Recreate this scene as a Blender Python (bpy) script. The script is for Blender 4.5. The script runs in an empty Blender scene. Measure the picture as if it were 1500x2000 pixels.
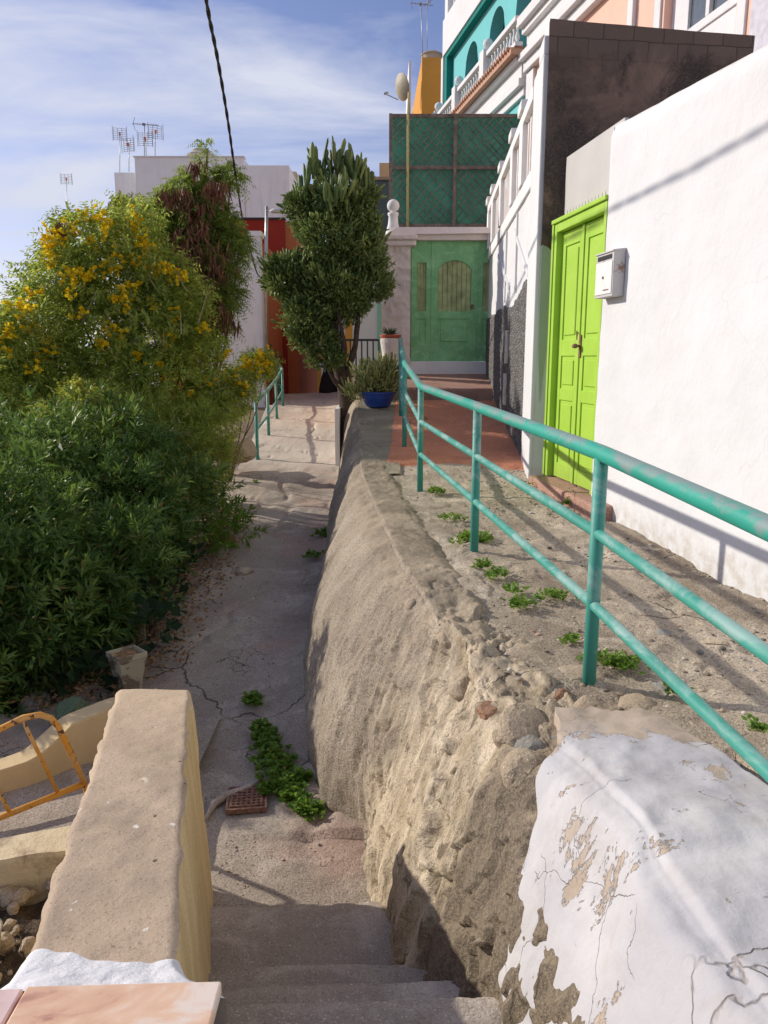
import bpy, math, random
import numpy as np
from mathutils import Vector, Matrix
R = math.radians
random.seed(7); rng = np.random.default_rng(11)
sc = bpy.context.scene
COL = sc.collection

# ------------------------------------------------------------------ camera, sky, sun, exposure
PITCH = math.atan(0.2); FPX = 1500.0
cam_d = bpy.data.cameras.new("camera"); cam = bpy.data.objects.new("camera", cam_d); COL.objects.link(cam)
cam.location = (0, 0, 0); cam.rotation_euler = (R(90) - PITCH, 0, 0)
cam_d.sensor_fit = 'VERTICAL'; cam_d.sensor_height = 36.0; cam_d.sensor_width = 27.0; cam_d.lens = 36.0 * FPX / 2000.0
cam_d.clip_start = 0.05; cam_d.clip_end = 6000
sc.camera = cam
sc.view_settings.view_transform = 'Standard'; sc.view_settings.look = 'None'
sc.view_settings.exposure = 0.12; sc.view_settings.gamma = 1.0
sc.cycles.max_bounces = 8; sc.cycles.diffuse_bounces = 4
SUN = Vector((-1.0, 0.40, 0.52)).normalized()            # towards the sun
sun_d = bpy.data.lights.new("sun", 'SUN'); sun = bpy.data.objects.new("sun", sun_d); COL.objects.link(sun)
sun_d.energy = 3.9; sun_d.angle = R(0.8); sun_d.color = (1.0, 0.93, 0.82)
sun.rotation_euler = (-SUN).to_track_quat('-Z', 'Y').to_euler()
world = bpy.data.worlds.new("World"); sc.world = world; world.use_nodes = True
def build_world():
    nt = world.node_tree; nt.nodes.clear(); n = nt.nodes.new; L = nt.links.new
    out = n('ShaderNodeOutputWorld'); bg = n('ShaderNodeBackground'); sky = n('ShaderNodeTexSky')
    sky.sky_type = 'NISHITA'; sky.sun_disc = False
    sky.sun_elevation = math.asin(SUN.z); sky.sun_rotation = math.atan2(SUN.x, SUN.y)
    sky.air_density = 1.0; sky.dust_density = 0.6; sky.ozone_density = 2.5
    bg.inputs['Strength'].default_value = 0.115
    tc = n('ShaderNodeTexCoord'); sep = n('ShaderNodeSeparateXYZ'); L(tc.outputs['Generated'], sep.inputs[0])
    # thin high cloud sheets: noise on the sky plane (direction / height)
    zc = n('ShaderNodeMath'); zc.operation = 'MAXIMUM'; L(sep.outputs['Z'], zc.inputs[0]); zc.inputs[1].default_value = 0.02
    za = n('ShaderNodeMath'); za.operation = 'ADD'; L(zc.outputs[0], za.inputs[0]); za.inputs[1].default_value = 0.12
    dv = n('ShaderNodeVectorMath'); dv.operation = 'DIVIDE'; L(tc.outputs['Generated'], dv.inputs[0])
    cb = n('ShaderNodeCombineXYZ'); [L(za.outputs[0], cb.inputs[i]) for i in range(3)]; L(cb.outputs[0], dv.inputs[1])
    mp = n('ShaderNodeMapping'); mp.inputs['Scale'].default_value = (0.55, 1.25, 0.2); mp.inputs['Rotation'].default_value = (0, 0, R(24)); mp.inputs['Location'].default_value = (0.6, 0.2, 0)
    L(dv.outputs[0], mp.inputs[0])
    nz = n('ShaderNodeTexNoise'); nz.inputs['Scale'].default_value = 1.1; nz.inputs['Detail'].default_value = 9; nz.inputs['Roughness'].default_value = 0.58; nz.inputs['Distortion'].default_value = 0.5
    L(mp.outputs[0], nz.inputs['Vector'])
    rp = n('ShaderNodeValToRGB'); rp.color_ramp.elements[0].position = 0.45; rp.color_ramp.elements[1].position = 0.68
    rp.color_ramp.elements[0].color = (0.0, 0.0, 0.0, 1); rp.color_ramp.elements[1].color = (0.95, 0.95, 0.95, 1)
    L(nz.outputs['Fac'], rp.inputs[0])
    # whiter towards the horizon and towards the sun's side
    hz = n('ShaderNodeMapRange'); L(sep.outputs['Z'], hz.inputs[0]); hz.inputs[1].default_value = 0.0; hz.inputs[2].default_value = 0.36; hz.inputs[3].default_value = 0.36; hz.inputs[4].default_value = 0.0
    ad = n('ShaderNodeMath'); ad.operation = 'ADD'; ad.use_clamp = True; L(rp.outputs[0], ad.inputs[0]); L(hz.outputs[0], ad.inputs[1])
    mx = n('ShaderNodeMixRGB'); L(ad.outputs[0], mx.inputs[0]); tn = n('ShaderNodeMixRGB'); tn.blend_type = 'MULTIPLY'; tn.inputs[0].default_value = 1; L(sky.outputs[0], tn.inputs[1]); tn.inputs[2].default_value = (1.10, .93, 1.08, 1); L(tn.outputs[0], mx.inputs[1]); mx.inputs[2].default_value = (5.6, 5.85, 6.9, 1)
    L(mx.outputs[0], bg.inputs[0]); L(bg.outputs[0], out.inputs[0])
build_world()

# ------------------------------------------------------------------ helpers
cT, sT = math.cos(PITCH), math.sin(PITCH)
def P(u, v, Y):                       # the point at forward distance Y seen at photo pixel (u, v)
    a = (u - 750) / FPX; b = (1000 - v) / FPX
    k = Y / (cT + b * sT)
    return Vector((a * k, Y, (-sT + b * cT) * k))
ROOTLOC = {}
def tag(o, label=None, cat=None, group=None, kind=None):
    if label: o['label'] = label
    if cat: o['category'] = cat
    if group: o['group'] = group
    if kind: o['kind'] = kind
    return o
def thing(name, label, cat, loc=(0, 0, 0), group=None):
    o = bpy.data.objects.new(name, None); COL.objects.link(o); o.location = loc; o.empty_display_size = 0.1
    ROOTLOC[o] = Vector(loc); tag(o, label, cat, group); return o
class MB:
    def __init__(s): s.v = []; s.f = []
    def add(s, vs, fs):
        o = len(s.v); s.v += [tuple(p) for p in vs]; s.f += [tuple(i + o for i in f) for f in fs]
    def hexa(s, p):                   # 8 corners: bottom 4 ccw, top 4 ccw
        s.add(p, [(3, 2, 1, 0), (4, 5, 6, 7), (0, 1, 5, 4), (1, 2, 6, 5), (2, 3, 7, 6), (3, 0, 4, 7)])
    def box(s, x0, x1, y0, y1, z0, z1, M=None):
        p = [Vector(q) for q in ((x0, y0, z0), (x1, y0, z0), (x1, y1, z0), (x0, y1, z0), (x0, y0, z1), (x1, y0, z1), (x1, y1, z1), (x0, y1, z1))]
        if M is not None: p = [M @ q for q in p]
        s.hexa(p)
    def tube(s, pts, r, n=10, cap=True, M=None):
        pts = [Vector(p) for p in pts]
        if M is not None: pts = [M @ p for p in pts]
        rs = r if isinstance(r, (list, tuple)) else [r] * len(pts)
        rings = []; prev = None
        for i, p in enumerate(pts):
            a = pts[max(i - 1, 0)]; b = pts[min(i + 1, len(pts) - 1)]
            t = (b - a)
            if t.length < 1e-9: t = Vector((0, 0, 1))
            t.normalize()
            if prev is None:
                ref = Vector((0, 0, 1)) if abs(t.z) < 0.9 else Vector((1, 0, 0))
                x = t.cross(ref).normalized()
            else:
                x = (prev - t * prev.dot(t))
                if x.length < 1e-6: x = t.cross(Vector((0.3, 0.5, 1)))
                x.normalize()
            prev = x; y = t.cross(x)
            rings.append([p + (x * math.cos(2 * math.pi * k / n) + y * math.sin(2 * math.pi * k / n)) * rs[i] for k in range(n)])
        vs = [q for rg in rings for q in rg]; fs = []
        for i in range(len(rings) - 1):
            for k in range(n):
                fs.append((i * n + k, i * n + (k + 1) % n, (i + 1) * n + (k + 1) % n, (i + 1) * n + k))
        if cap: fs.append(tuple(range(n - 1, -1, -1))); fs.append(tuple((len(rings) - 1) * n + k for k in range(n)))
        s.add(vs, fs)
    def lathe(s, c, prof, n=20, sx=1, sy=1):
        c = Vector(c); vs = []; fs = []
        for r, z in prof:
            for k in range(n):
                a = 2 * math.pi * k / n; vs.append(c + Vector((r * math.cos(a) * sx, r * math.sin(a) * sy, z)))
        for i in range(len(prof) - 1):
            for k in range(n): fs.append((i * n + k, i * n + (k + 1) % n, (i + 1) * n + (k + 1) % n, (i + 1) * n + k))
        fs.append(tuple(range(n - 1, -1, -1))); fs.append(tuple((len(prof) - 1) * n + k for k in range(n)))
        s.add(vs, fs)
    def prism(s, poly, n, d):         # poly: 3-D outline, extruded by vector
        poly = [Vector(p) for p in poly]; d = Vector(d); m = len(poly)
        s.add(poly + [p + d for p in poly], [tuple(range(m)), tuple(range(2 * m - 1, m - 1, -1))] + [(i, (i + 1) % m + 0, (i + 1) % m + m, i + m)[::-1] for i in range(m)])
def build(name, mb, mat, parent=None, smooth=False, bevel=0, seg=2, label=None, cat=None, group=None, kind=None):
    if isinstance(mb, MB): V = np.array(mb.v, dtype=np.float64).reshape(-1, 3); F = mb.f
    else: V, F = np.asarray(mb[0], dtype=np.float64), mb[1]
    me = bpy.data.meshes.new(name)
    if parent is not None:
        rt = parent
        while rt.parent is not None: rt = rt.parent
        off = ROOTLOC.get(rt, Vector((0, 0, 0))); loc = Vector((0, 0, 0))
    else:
        off = Vector(((V[:, 0].min() + V[:, 0].max()) / 2, (V[:, 1].min() + V[:, 1].max()) / 2, V[:, 2].min())); loc = off
    V = V - np.array(off)[None, :]
    if isinstance(F, np.ndarray):
        k = F.shape[1]
        me.vertices.add(len(V)); me.vertices.foreach_set('co', V.astype(np.float32).ravel())
        me.loops.add(F.size); me.loops.foreach_set('vertex_index', F.astype(np.int32).ravel())
        me.polygons.add(len(F)); me.polygons.foreach_set('loop_start', np.arange(0, F.size, k, dtype=np.int32))
        me.update(calc_edges=True)
    else:
        me.from_pydata([tuple(p) for p in V], [], F); me.update()
    me.validate()
    o = bpy.data.objects.new(name, me); COL.objects.link(o); o.location = loc
    if parent is not None: o.parent = parent
    else: ROOTLOC[o] = Vector(loc)
    me.materials.append(mat)
    if isinstance(mb, MB):
        import bmesh
        bm = bmesh.new(); bm.from_mesh(me); bmesh.ops.recalc_face_normals(bm, faces=bm.faces)
        bm.to_mesh(me); bm.free()
    if smooth: me.polygons.foreach_set('use_smooth', [True] * len(me.polygons))
    if bevel:
        b = o.modifiers.new('bevel', 'BEVEL'); b.width = bevel; b.segments = seg; b.limit_method = 'ANGLE'; b.angle_limit = R(35)
        b.harden_normals = False
    tag(o, label, cat, group, kind); return o
# vectorised value noise
_perm = rng.permutation(256); _perm = np.concatenate([_perm, _perm, _perm]); _val = rng.random(256)
def vnoise(x, y, z):
    xi = np.floor(x).astype(int); yi = np.floor(y).astype(int); zi = np.floor(z).astype(int)
    xf, yf, zf = x - xi, y - yi, z - zi; xi &= 255; yi &= 255; zi &= 255
    w = lambda t: t * t * t * (t * (t * 6 - 15) + 10)
    u, v, q = w(xf), w(yf), w(zf)
    def h(a, b, c): return _val[_perm[_perm[_perm[a & 255] + (b & 255)] + (c & 255)] & 255]
    l = lambda a, b, t: a + (b - a) * t
    x0 = l(l(h(xi, yi, zi), h(xi + 1, yi, zi), u), l(h(xi, yi + 1, zi), h(xi + 1, yi + 1, zi), u), v)
    x1 = l(l(h(xi, yi, zi + 1), h(xi + 1, yi, zi + 1), u), l(h(xi, yi + 1, zi + 1), h(xi + 1, yi + 1, zi + 1), u), v)
    return l(x0, x1, q) * 2 - 1
def fbm(x, y, z, s=1.0, o=4, g=0.5):
    t = 0; a = 1.0; n = 0
    for i in range(o):
        t = t + a * vnoise(x * s + 13.7 * i, y * s + 7.1 * i, z * s + 3.3 * i); n += a; a *= g; s *= 2.03
    return t / n
def gridmesh(X, Y, Z):
    n, m = X.shape; V = np.stack([X, Y, Z], -1).reshape(-1, 3)
    i = np.arange(n - 1)[:, None] * m + np.arange(m - 1)[None, :]; i = i.ravel()
    return V, np.stack([i, i + 1, i + m + 1, i + m], 1)
def sstep(a, b, x): t = np.clip((x - a) / (b - a), 0, 1); return t * t * (3 - 2 * t)

# ------------------------------------------------------------------ materials
def lin(r, g, b):
    f = lambda c: (c / 255 / 12.92) if c / 255 <= 0.04045 else ((c / 255 + 0.055) / 1.055) ** 2.4
    return (f(r), f(g), f(b), 1)
class Mat:
    def __init__(s, name, rough=0.85, spec=0.3):
        s.m = bpy.data.materials.new(name); s.m.use_nodes = True; s.nt = s.m.node_tree; s.b = s.nt.nodes['Principled BSDF']
        s.b.inputs['Roughness'].default_value = rough; s.b.inputs['Specular IOR Level'].default_value = spec
        g = s.nt.nodes.new('ShaderNodeNewGeometry'); s.pos = g.outputs['Position']; s.geo = g; s.h = None
    def L(s, a, b): s.nt.links.new(a, b)
    def put(s, v, sock):
        if hasattr(v, 'node') or isinstance(v, bpy.types.NodeSocket): s.L(v, sock)
        elif isinstance(v, tuple) and len(v) == 3 and sock.type == 'RGBA': sock.default_value = v + (1,)
        else: sock.default_value = v
    def vec(s, sc=(1, 1, 1), rot=(0, 0, 0), loc=(0, 0, 0)):
        n = s.nt.nodes.new('ShaderNodeMapping'); n.inputs['Scale'].default_value = sc; n.inputs['Rotation'].default_value = rot; n.inputs['Location'].default_value = loc
        s.L(s.pos, n.inputs[0]); return n.outputs[0]
    def noise(s, scale, detail=4, rough=0.55, dist=0, vec=None):
        n = s.nt.nodes.new('ShaderNodeTexNoise'); n.inputs['Scale'].default_value = scale; n.inputs['Detail'].default_value = detail
        n.inputs['Roughness'].default_value = rough; n.inputs['Distortion'].default_value = dist
        s.L(vec or s.pos, n.inputs['Vector']); return n.outputs['Fac']
    def vor(s, scale, feature='F1', vec=None, rnd=1, out='Distance', warp=0):
        v = vec or s.pos
        if warp:
            nn = s.nt.nodes.new('ShaderNodeTexNoise'); nn.inputs['Scale'].default_value = scale * 1.6; nn.inputs['Detail'].default_value = 5; s.L(v, nn.inputs['Vector'])
            a = s.nt.nodes.new('ShaderNodeVectorMath'); a.operation = 'MULTIPLY_ADD'; s.L(nn.outputs['Color'], a.inputs[0]); a.inputs[1].default_value = (warp,) * 3; s.L(v, a.inputs[2]); v = a.outputs[0]
        n = s.nt.nodes.new('ShaderNodeTexVoronoi'); n.feature = feature; n.inputs['Scale'].default_value = scale; n.inputs['Randomness'].default_value = rnd
        s.L(v, n.inputs['Vector']); return n.outputs[out]
    def ramp(s, fac, *stops):
        n = s.nt.nodes.new('ShaderNodeValToRGB'); e = n.color_ramp.elements
        while len(e) < len(stops): e.new(0.5)
        for i, (p, c) in enumerate(stops):
            e[i].position = p; e[i].color = (c, c, c, 1) if isinstance(c, (int, float)) else (tuple(c[:3]) + (1,))
        s.L(fac, n.inputs[0]); return n.outputs[0]
    def mix(s, f, a, b, mode='MIX'):
        n = s.nt.nodes.new('ShaderNodeMixRGB'); n.blend_type = mode
        for v, k in ((f, n.inputs[0]), (a, n.inputs[1]), (b, n.inputs[2])):
            if isinstance(v, bpy.types.NodeSocket): s.L(v, k)
            elif isinstance(v, (int, float)): k.default_value = v if k.type == 'VALUE' else (v, v, v, 1)
            else: k.default_value = tuple(v[:3]) + (1,)
        return n.outputs[0]
    def math(s, op, a, b=0.0, c=0.0, clamp=False):
        n = s.nt.nodes.new('ShaderNodeMath'); n.operation = op; n.use_clamp = clamp
        for v, k in ((a, n.inputs[0]), (b, n.inputs[1]), (c, n.inputs[2])):
            if isinstance(v, bpy.types.NodeSocket): s.L(v, k)
            else: k.default_value = v
        return n.outputs[0]
    def xyz(s, vec=None):
        n = s.nt.nodes.new('ShaderNodeSeparateXYZ'); s.L(vec or s.pos, n.inputs[0]); return n.outputs
    def rng(s, x, a, b, c=0.0, d=1.0):
        n = s.nt.nodes.new('ShaderNodeMapRange'); s.L(x, n.inputs[0])
        for i, v in enumerate((a, b, c, d)): n.inputs[i + 1].default_value = v
        return n.outputs[0]
    def bump(s, h, dist=0.01, strength=1.0):
        n = s.nt.nodes.new('ShaderNodeBump'); n.inputs['Distance'].default_value = dist; n.inputs['Strength'].default_value = strength
        s.L(h, n.inputs['Height'])
        if s.h is not None: s.L(s.h, n.inputs['Normal'])
        s.h = n.outputs[0]; s.L(s.h, s.b.inputs['Normal'])
    def color(s, c):
        if isinstance(c, bpy.types.NodeSocket): s.L(c, s.b.inputs['Base Color'])
        else: s.b.inputs['Base Color'].default_value = tuple(c[:3]) + (1,)
        return s.m

def plaster(name, c, var=0.10, patch=None, pf=(0.60, 0.66), bump=0.004, bs=60, rough=0.9, stain=None):
    m = Mat(name, rough, 0.2); c = tuple(c[:3])
    d = tuple(x * (1 - var) for x in c); l = tuple(min(1, x * (1 + var * 0.5)) for x in c)
    col = m.mix(m.ramp(m.noise(1.7, 6, 0.6), (0.35, 0), (0.68, 1)), d, l)
    col = m.mix(m.math('MULTIPLY', m.ramp(m.noise(45, 3, 0.7), (0.35, 0), (0.7, 1)), 0.35), col, tuple(x * (1 - var * 1.2) for x in c))
    if stain is not None:     # run-down streaks, stretched vertically
        k = m.ramp(m.noise(1.0, 6, 0.65, 0.4, m.vec((5, 5, 0.6))), (0.52, 0), (0.75, 0.6)); col = m.mix(k, col, stain)
    if patch is not None: col = m.mix(m.ramp(m.noise(3.2, 7, 0.66, 0.6), (pf[0], 0), (pf[1], 1)), col, patch)
    m.bump(m.noise(bs, 5, 0.7), bump, 0.6); m.bump(m.noise(4.5, 4, 0.5), bump * 4, 0.5)
    return m.color(col)

def cracks(m, scale, w=0.018, warp=0.35, keep=(0.46, 0.56)):
    d = m.vor(scale, 'DISTANCE_TO_EDGE', warp=warp)
    line = m.ramp(d, (0.0, 1), (w, 0)); k = m.ramp(m.noise(scale * 0.9, 2), (keep[0], 0), (keep[1], 1))
    return m.math('MULTIPLY', line, k)

def mat_concrete(name, base, dark, light, spot=None, aggregate=1.0, crack=1.0, pink=None, speck=.75, far_sunlit=None):
    m = Mat(name, 0.92, 0.2)
    col = m.mix(m.ramp(m.noise(0.9, 7, 0.62, 0.3), (0.33, 0), (0.66, 1)), dark, base)
    col = m.mix(m.ramp(m.noise(2.6, 8, 0.7, 0.8), (0.50, 0), (0.72, 0.8)), col, light)
    if pink is not None: col = m.mix(m.ramp(m.noise(0.7, 4, 0.6, 0.5, m.vec(loc=(3, 1, 0))), (0.52, 0), (0.6, 0.55)), col, pink)
    g = m.noise(95, 3, 0.8); col = m.mix(m.ramp(g, (0.36, speck), (0.50, 0)), col, tuple(x * 0.4 for x in dark[:3]))
    col = m.mix(m.ramp(m.noise(150, 2, 0.6), (0.60, 0), (0.72, 0.6)), col, tuple(min(1, x * 1.5) for x in light[:3]))
    if far_sunlit is not None:
        fz = m.rng(m.math('MULTIPLY_ADD', m.noise(.8, 5, .6), 1.6, m.xyz()[1]), 11.6, 13.6, 0, .75); col = m.mix(fz, col, m.mix(m.noise(3, 6, .7), tuple(x * .8 for x in far_sunlit), far_sunlit))  # far stretch lightened in the colour, standing in for brighter sun at the crest
    if spot is not None: col = m.mix(m.ramp(m.noise(5.0, 6, 0.75, 1.0), (0.66, 0), (0.70, 0.85)), col, spot)
    m.bump(m.noise(1.6, 5, 0.6), 0.05, 0.5); m.bump(m.noise(14, 5, 0.65), 0.015, 0.7); m.bump(g, 0.006 * aggregate, 0.8)
    if crack:
        c = cracks(m, 0.75, 0.005, 0.9, (0.53, 0.58)); c2 = cracks(m, 2.4, 0.008, 0.6, (0.60, 0.64)); cc = m.math('MAXIMUM', c, c2)
        col = m.mix(m.math('MULTIPLY', cc, 0.85 * crack), col, (0.03, 0.025, 0.02)); m.bump(m.math('SUBTRACT', 1.0, cc), 0.012, 1.0)
    return m.color(col)

M = {}
M['path'] = mat_concrete('path_concrete', (.50, .425, .345), (.27, .22, .175), (.62, .54, .45), spot=(.58, .54, .48), pink=(.50, .32, .245), far_sunlit=(.72, .62, .50))
M['step'] = mat_concrete('step_concrete', (.47, .395, .325), (.33, .275, .225), (.70, .62, .53), crack=0, speck=.4)
M['upper'] = mat_concrete('upper_path_ground', (.64, .53, .40), (.25, .195, .14), (.80, .69, .54), spot=(.80, .70, .58), aggregate=2.2)
M['ledge'] = mat_concrete('ledge_concrete', (.41, .35, .25), (.22, .19, .13), (.48, .40, .29), crack=.7)
M['red'] = mat_concrete('red_painted_floor', (.72, .29, .16), (.50, .21, .125), (.78, .38, .25), spot=(.55, .44, .34), crack=.8)
M['redstep'] = mat_concrete('red_painted_step', (.50, .29, .22), (.34, .20, .15), (.60, .38, .29), crack=.3)
def mat_white():
    m = Mat('whitewash', .9, .2); z = m.xyz()[2]
    col = m.mix(m.ramp(m.noise(1.7, 6, .6), (.35, 0), (.68, 1)), (.655, .655, .66), (.71, .71, .715))
    g = m.ramp(m.noise(1.0, 6, .68, .6, m.vec((2.2, 2.2, .8))), (.50, 0), (.74, .5)); col = m.mix(g, col, (.64, .63, .62))
    low = m.rng(m.math('MULTIPLY_ADD', m.noise(7, 6, .72), .34, z), -.96, -.80, .7, 0); col = m.mix(m.math('MULTIPLY', low, m.ramp(m.noise(11, 5, .7), (.40, .1), (.62, 1))), col, (.47, .42, .35))
    ck = cracks(m, .9, .0022, .5, (.60, .63)); col = m.mix(m.math('MULTIPLY', ck, .3), col, (.50, .48, .45))
    m.bump(m.noise(30, 5, .7), .003, .6); m.bump(m.noise(3.5, 5, .6), .022, .6); return m.color(col)
M['white'] = mat_white()
M['white2'] = plaster('aged_whitewash', (.80, .785, .77), .10, patch=(.62, .59, .55), pf=(.66, .72), bump=.005)
M['facade'] = plaster('far_white_paint', (.74, .74, .745), .08, stain=(.60, .59, .57))
M['facade_grey'] = plaster('cool_white_paint', (.82, .80, .80), .07, stain=(.55, .55, .56))
M['pink'] = plaster('pale_pink_paint', (.80, .50, .39), .06, bump=.003)
M['pinkwhite'] = plaster('weathered_pinkish_paint', (.74, .67, .63), .08, patch=(.80, .78, .76), pf=(.5, .6), bump=.004)
M['teal_l'] = plaster('light_turquoise_paint', (.17, .52, .53), .05, bump=.003)
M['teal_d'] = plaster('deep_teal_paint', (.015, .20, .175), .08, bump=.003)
M['orange'] = plaster('ochre_orange_paint', (.62, .30, .06), .06)
M['burnt'] = plaster('burnt_orange_paint', (.44, .14, .06), .14, stain=(.40, .10, .035))
M['crimson'] = plaster('dark_red_paint', (.30, .035, .022), .08)
M['beige_rail'] = plaster('beige_render', (.56, .43, .28), .14, bump=.003)
M['cream'] = plaster('cream_paint', (.66, .50, .28), .12, stain=(.48, .36, .2))
M['pinkstone'] = plaster('pinkish_white_render', (.76, .67, .62), .14, bump=.02, bs=14)
M['bluegrey'] = plaster('dark_grey_render', (.14, .145, .16), .2)
M['mint'] = plaster('mint_paint', (.34, .62, .47), .08)
M['mortar'] = plaster('white_mortar', (.72, .72, .74), .10, bump=.012, bs=30)
def simple(name, c, rough=.6, spec=.4, metal=0, var=.12, ns=12, bump=.0015):
    m = Mat(name, rough, spec); m.b.inputs['Metallic'].default_value = metal
    c = tuple(c[:3]); col = m.mix(m.ramp(m.noise(ns, 5, .6), (.35, 0), (.65, 1)), tuple(x * (1 - var) for x in c), tuple(min(1, x * (1 + var)) for x in c))
    m.bump(m.noise(ns * 4, 4), bump, .5); return m.color(col)
M['black'] = simple('black_paint', (.02, .02, .022), .5)
M['cable'] = simple('black_rubber', (.018, .018, .02), .55)
M['galv'] = simple('galvanised_steel', (.42, .42, .42), .45, metal=.7)
M['antenna'] = simple('antenna_metal', (.26, .25, .25), .5)
M['orangeplastic'] = simple('faded_orange_plastic', (.55, .17, .08), .5)
M['dish'] = simple('satellite_dish_paint', (.36, .31, .22), .6)
M['tank'] = simple('fibre_cement', (.42, .37, .30), .9)
M['blue'] = simple('blue_glazed_pot', (.025, .075, .32), .35, .5)
M['terracotta'] = simple('terracotta', (.48, .13, .08), .8)
M['soil'] = mat_concrete('soil', (.20, .15, .105), (.09, .065, .045), (.30, .235, .17), crack=0, aggregate=2.5)
M['rock'] = mat_concrete('rubble_stone', (.50, .40, .28), (.34, .27, .19), (.62, .52, .39), crack=.3, aggregate=1.2, speck=.45)
M['greyrock'] = mat_concrete('grey_stone', (.33, .31, .27), (.22, .21, .18), (.44, .41, .36), crack=0, speck=.4)
M['redrock'] = mat_concrete('reddish_stone', (.42, .23, .13), (.25, .14, .09), (.55, .36, .22), crack=0)
M['greenrock'] = mat_concrete('mossy_stone', (.16, .22, .13), (.09, .13, .08), (.30, .30, .20), crack=0)
M['meter'] = simple('cream_plastic', (.66, .60, .48), .5)
M['steelpanel'] = simple('grey_sheet_metal', (.50, .48, .46), .6, var=.05, ns=3)
M['glass'] = simple('window_glass', (.09, .11, .12), .12, .8)
M['shutter'] = simple('grey_lavender_paint', (.50, .49, .54), .7)
M['bark'] = simple('dark_bark', (.085, .06, .045), .95, .2, ns=30, bump=.02, var=.4)
M['stemred'] = simple('brown_stem', (.16, .095, .06), .9, .2, ns=30, var=.3)
M['twig'] = simple('pale_twig', (.36, .27, .17), .9)
M['pod'] = simple('brown_seed_pod', (.17, .062, .034), .7, var=.35, ns=8)
M['litter'] = simple('dry_leaves', (.30, .17, .08), .9, var=.5, ns=25)
M['person_dark'] = simple('dark_cloth', (.03, .03, .035), .9)
M['iron'] = simple('rusty_iron', (.22, .12, .085), .85, .3, ns=40, var=.45, bump=.003)
M['tile_orange'] = simple('terracotta_roof_tile', (.48, .27, .18), .8)

def mat_paint_worn(name, c, wear, rust=None, lo=.52, hi=.60, topwear=0.0, rough=.55):
    m = Mat(name, rough, .4)
    n = m.noise(7, 8, .7, .6, m.vec((1, .6, 1)))
    col = m.mix(m.ramp(m.noise(3, 4), (.3, 0), (.7, 1)), tuple(x * .8 for x in c[:3]), c)
    if topwear:
        nz = m.xyz(m.geo.outputs['Normal'])[2]
        n2 = m.math('MULTIPLY_ADD', nz, topwear, n); col = m.mix(m.ramp(n2, (lo, 0), (hi, 1)), col, wear)
    else: col = m.mix(m.ramp(n, (lo, 0), (hi, 1)), col, wear)
    if rust is not None: col = m.mix(m.ramp(m.noise(16, 6, .75, .5), (.57, 0), (.62, 1)), col, rust)
    m.bump(m.noise(60, 4), .001, .6); m.bump(n, .002, .5); return m.color(col)
M['rail'] = mat_paint_worn('weathered_turquoise_paint', (.055, .31, .245), (.24, .40, .36), lo=.50, hi=.66, topwear=.10)
M['railtop'] = mat_paint_worn('worn_turquoise_handrail', (.03, .36, .27), (.20, .27, .26), lo=.52, hi=.64, topwear=.13)
M['yellowpipe'] = mat_paint_worn('rusty_yellow_paint', (.75, .34, .04), (.62, .42, .20), rust=(.10, .035, .018), lo=.45, hi=.62)
def mat_lime():
    m = Mat('lime_green_paint', .5, .4); z = m.xyz()[2]
    col = m.mix(m.ramp(m.noise(4, 6, .6), (.3, 0), (.7, 1)), (.33, .55, .045), (.40, .62, .07))
    br = m.noise(1.0, 4, .7, 0, m.vec((60, 60, 2.5))); col = m.mix(m.math('MULTIPLY', m.ramp(br, (.5, 0), (.7, 1)), .25), col, (.27, .45, .03))
    col = m.mix(m.ramp(m.noise(18, 6, .78, .5), (.66, 0), (.69, .7)), col, (.20, .19, .09))
    low = m.rng(m.math('MULTIPLY_ADD', m.noise(9, 5, .7), .3, z), -.95, -.6, .55, 0); col = m.mix(m.math('MULTIPLY', low, m.noise(14, 5, .7)), col, (.20, .20, .08))
    m.bump(br, .001, .6); m.bump(m.noise(50, 4), .001, .5); return m.color(col)
M['lime'] = mat_lime()
M['gategreen'] = mat_paint_worn('faded_green_paint', (.22, .52, .23), (.30, .60, .30), lo=.45, hi=.65, rough=.7)
M['gateslat'] = simple('weathered_slats', (.37, .42, .20), .85, var=.3, ns=6)
M['pot_old'] = mat_paint_worn('peeling_beige_paint', (.48, .43, .30), (.20, .16, .11), lo=.50, hi=.54, rough=.9)

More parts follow.
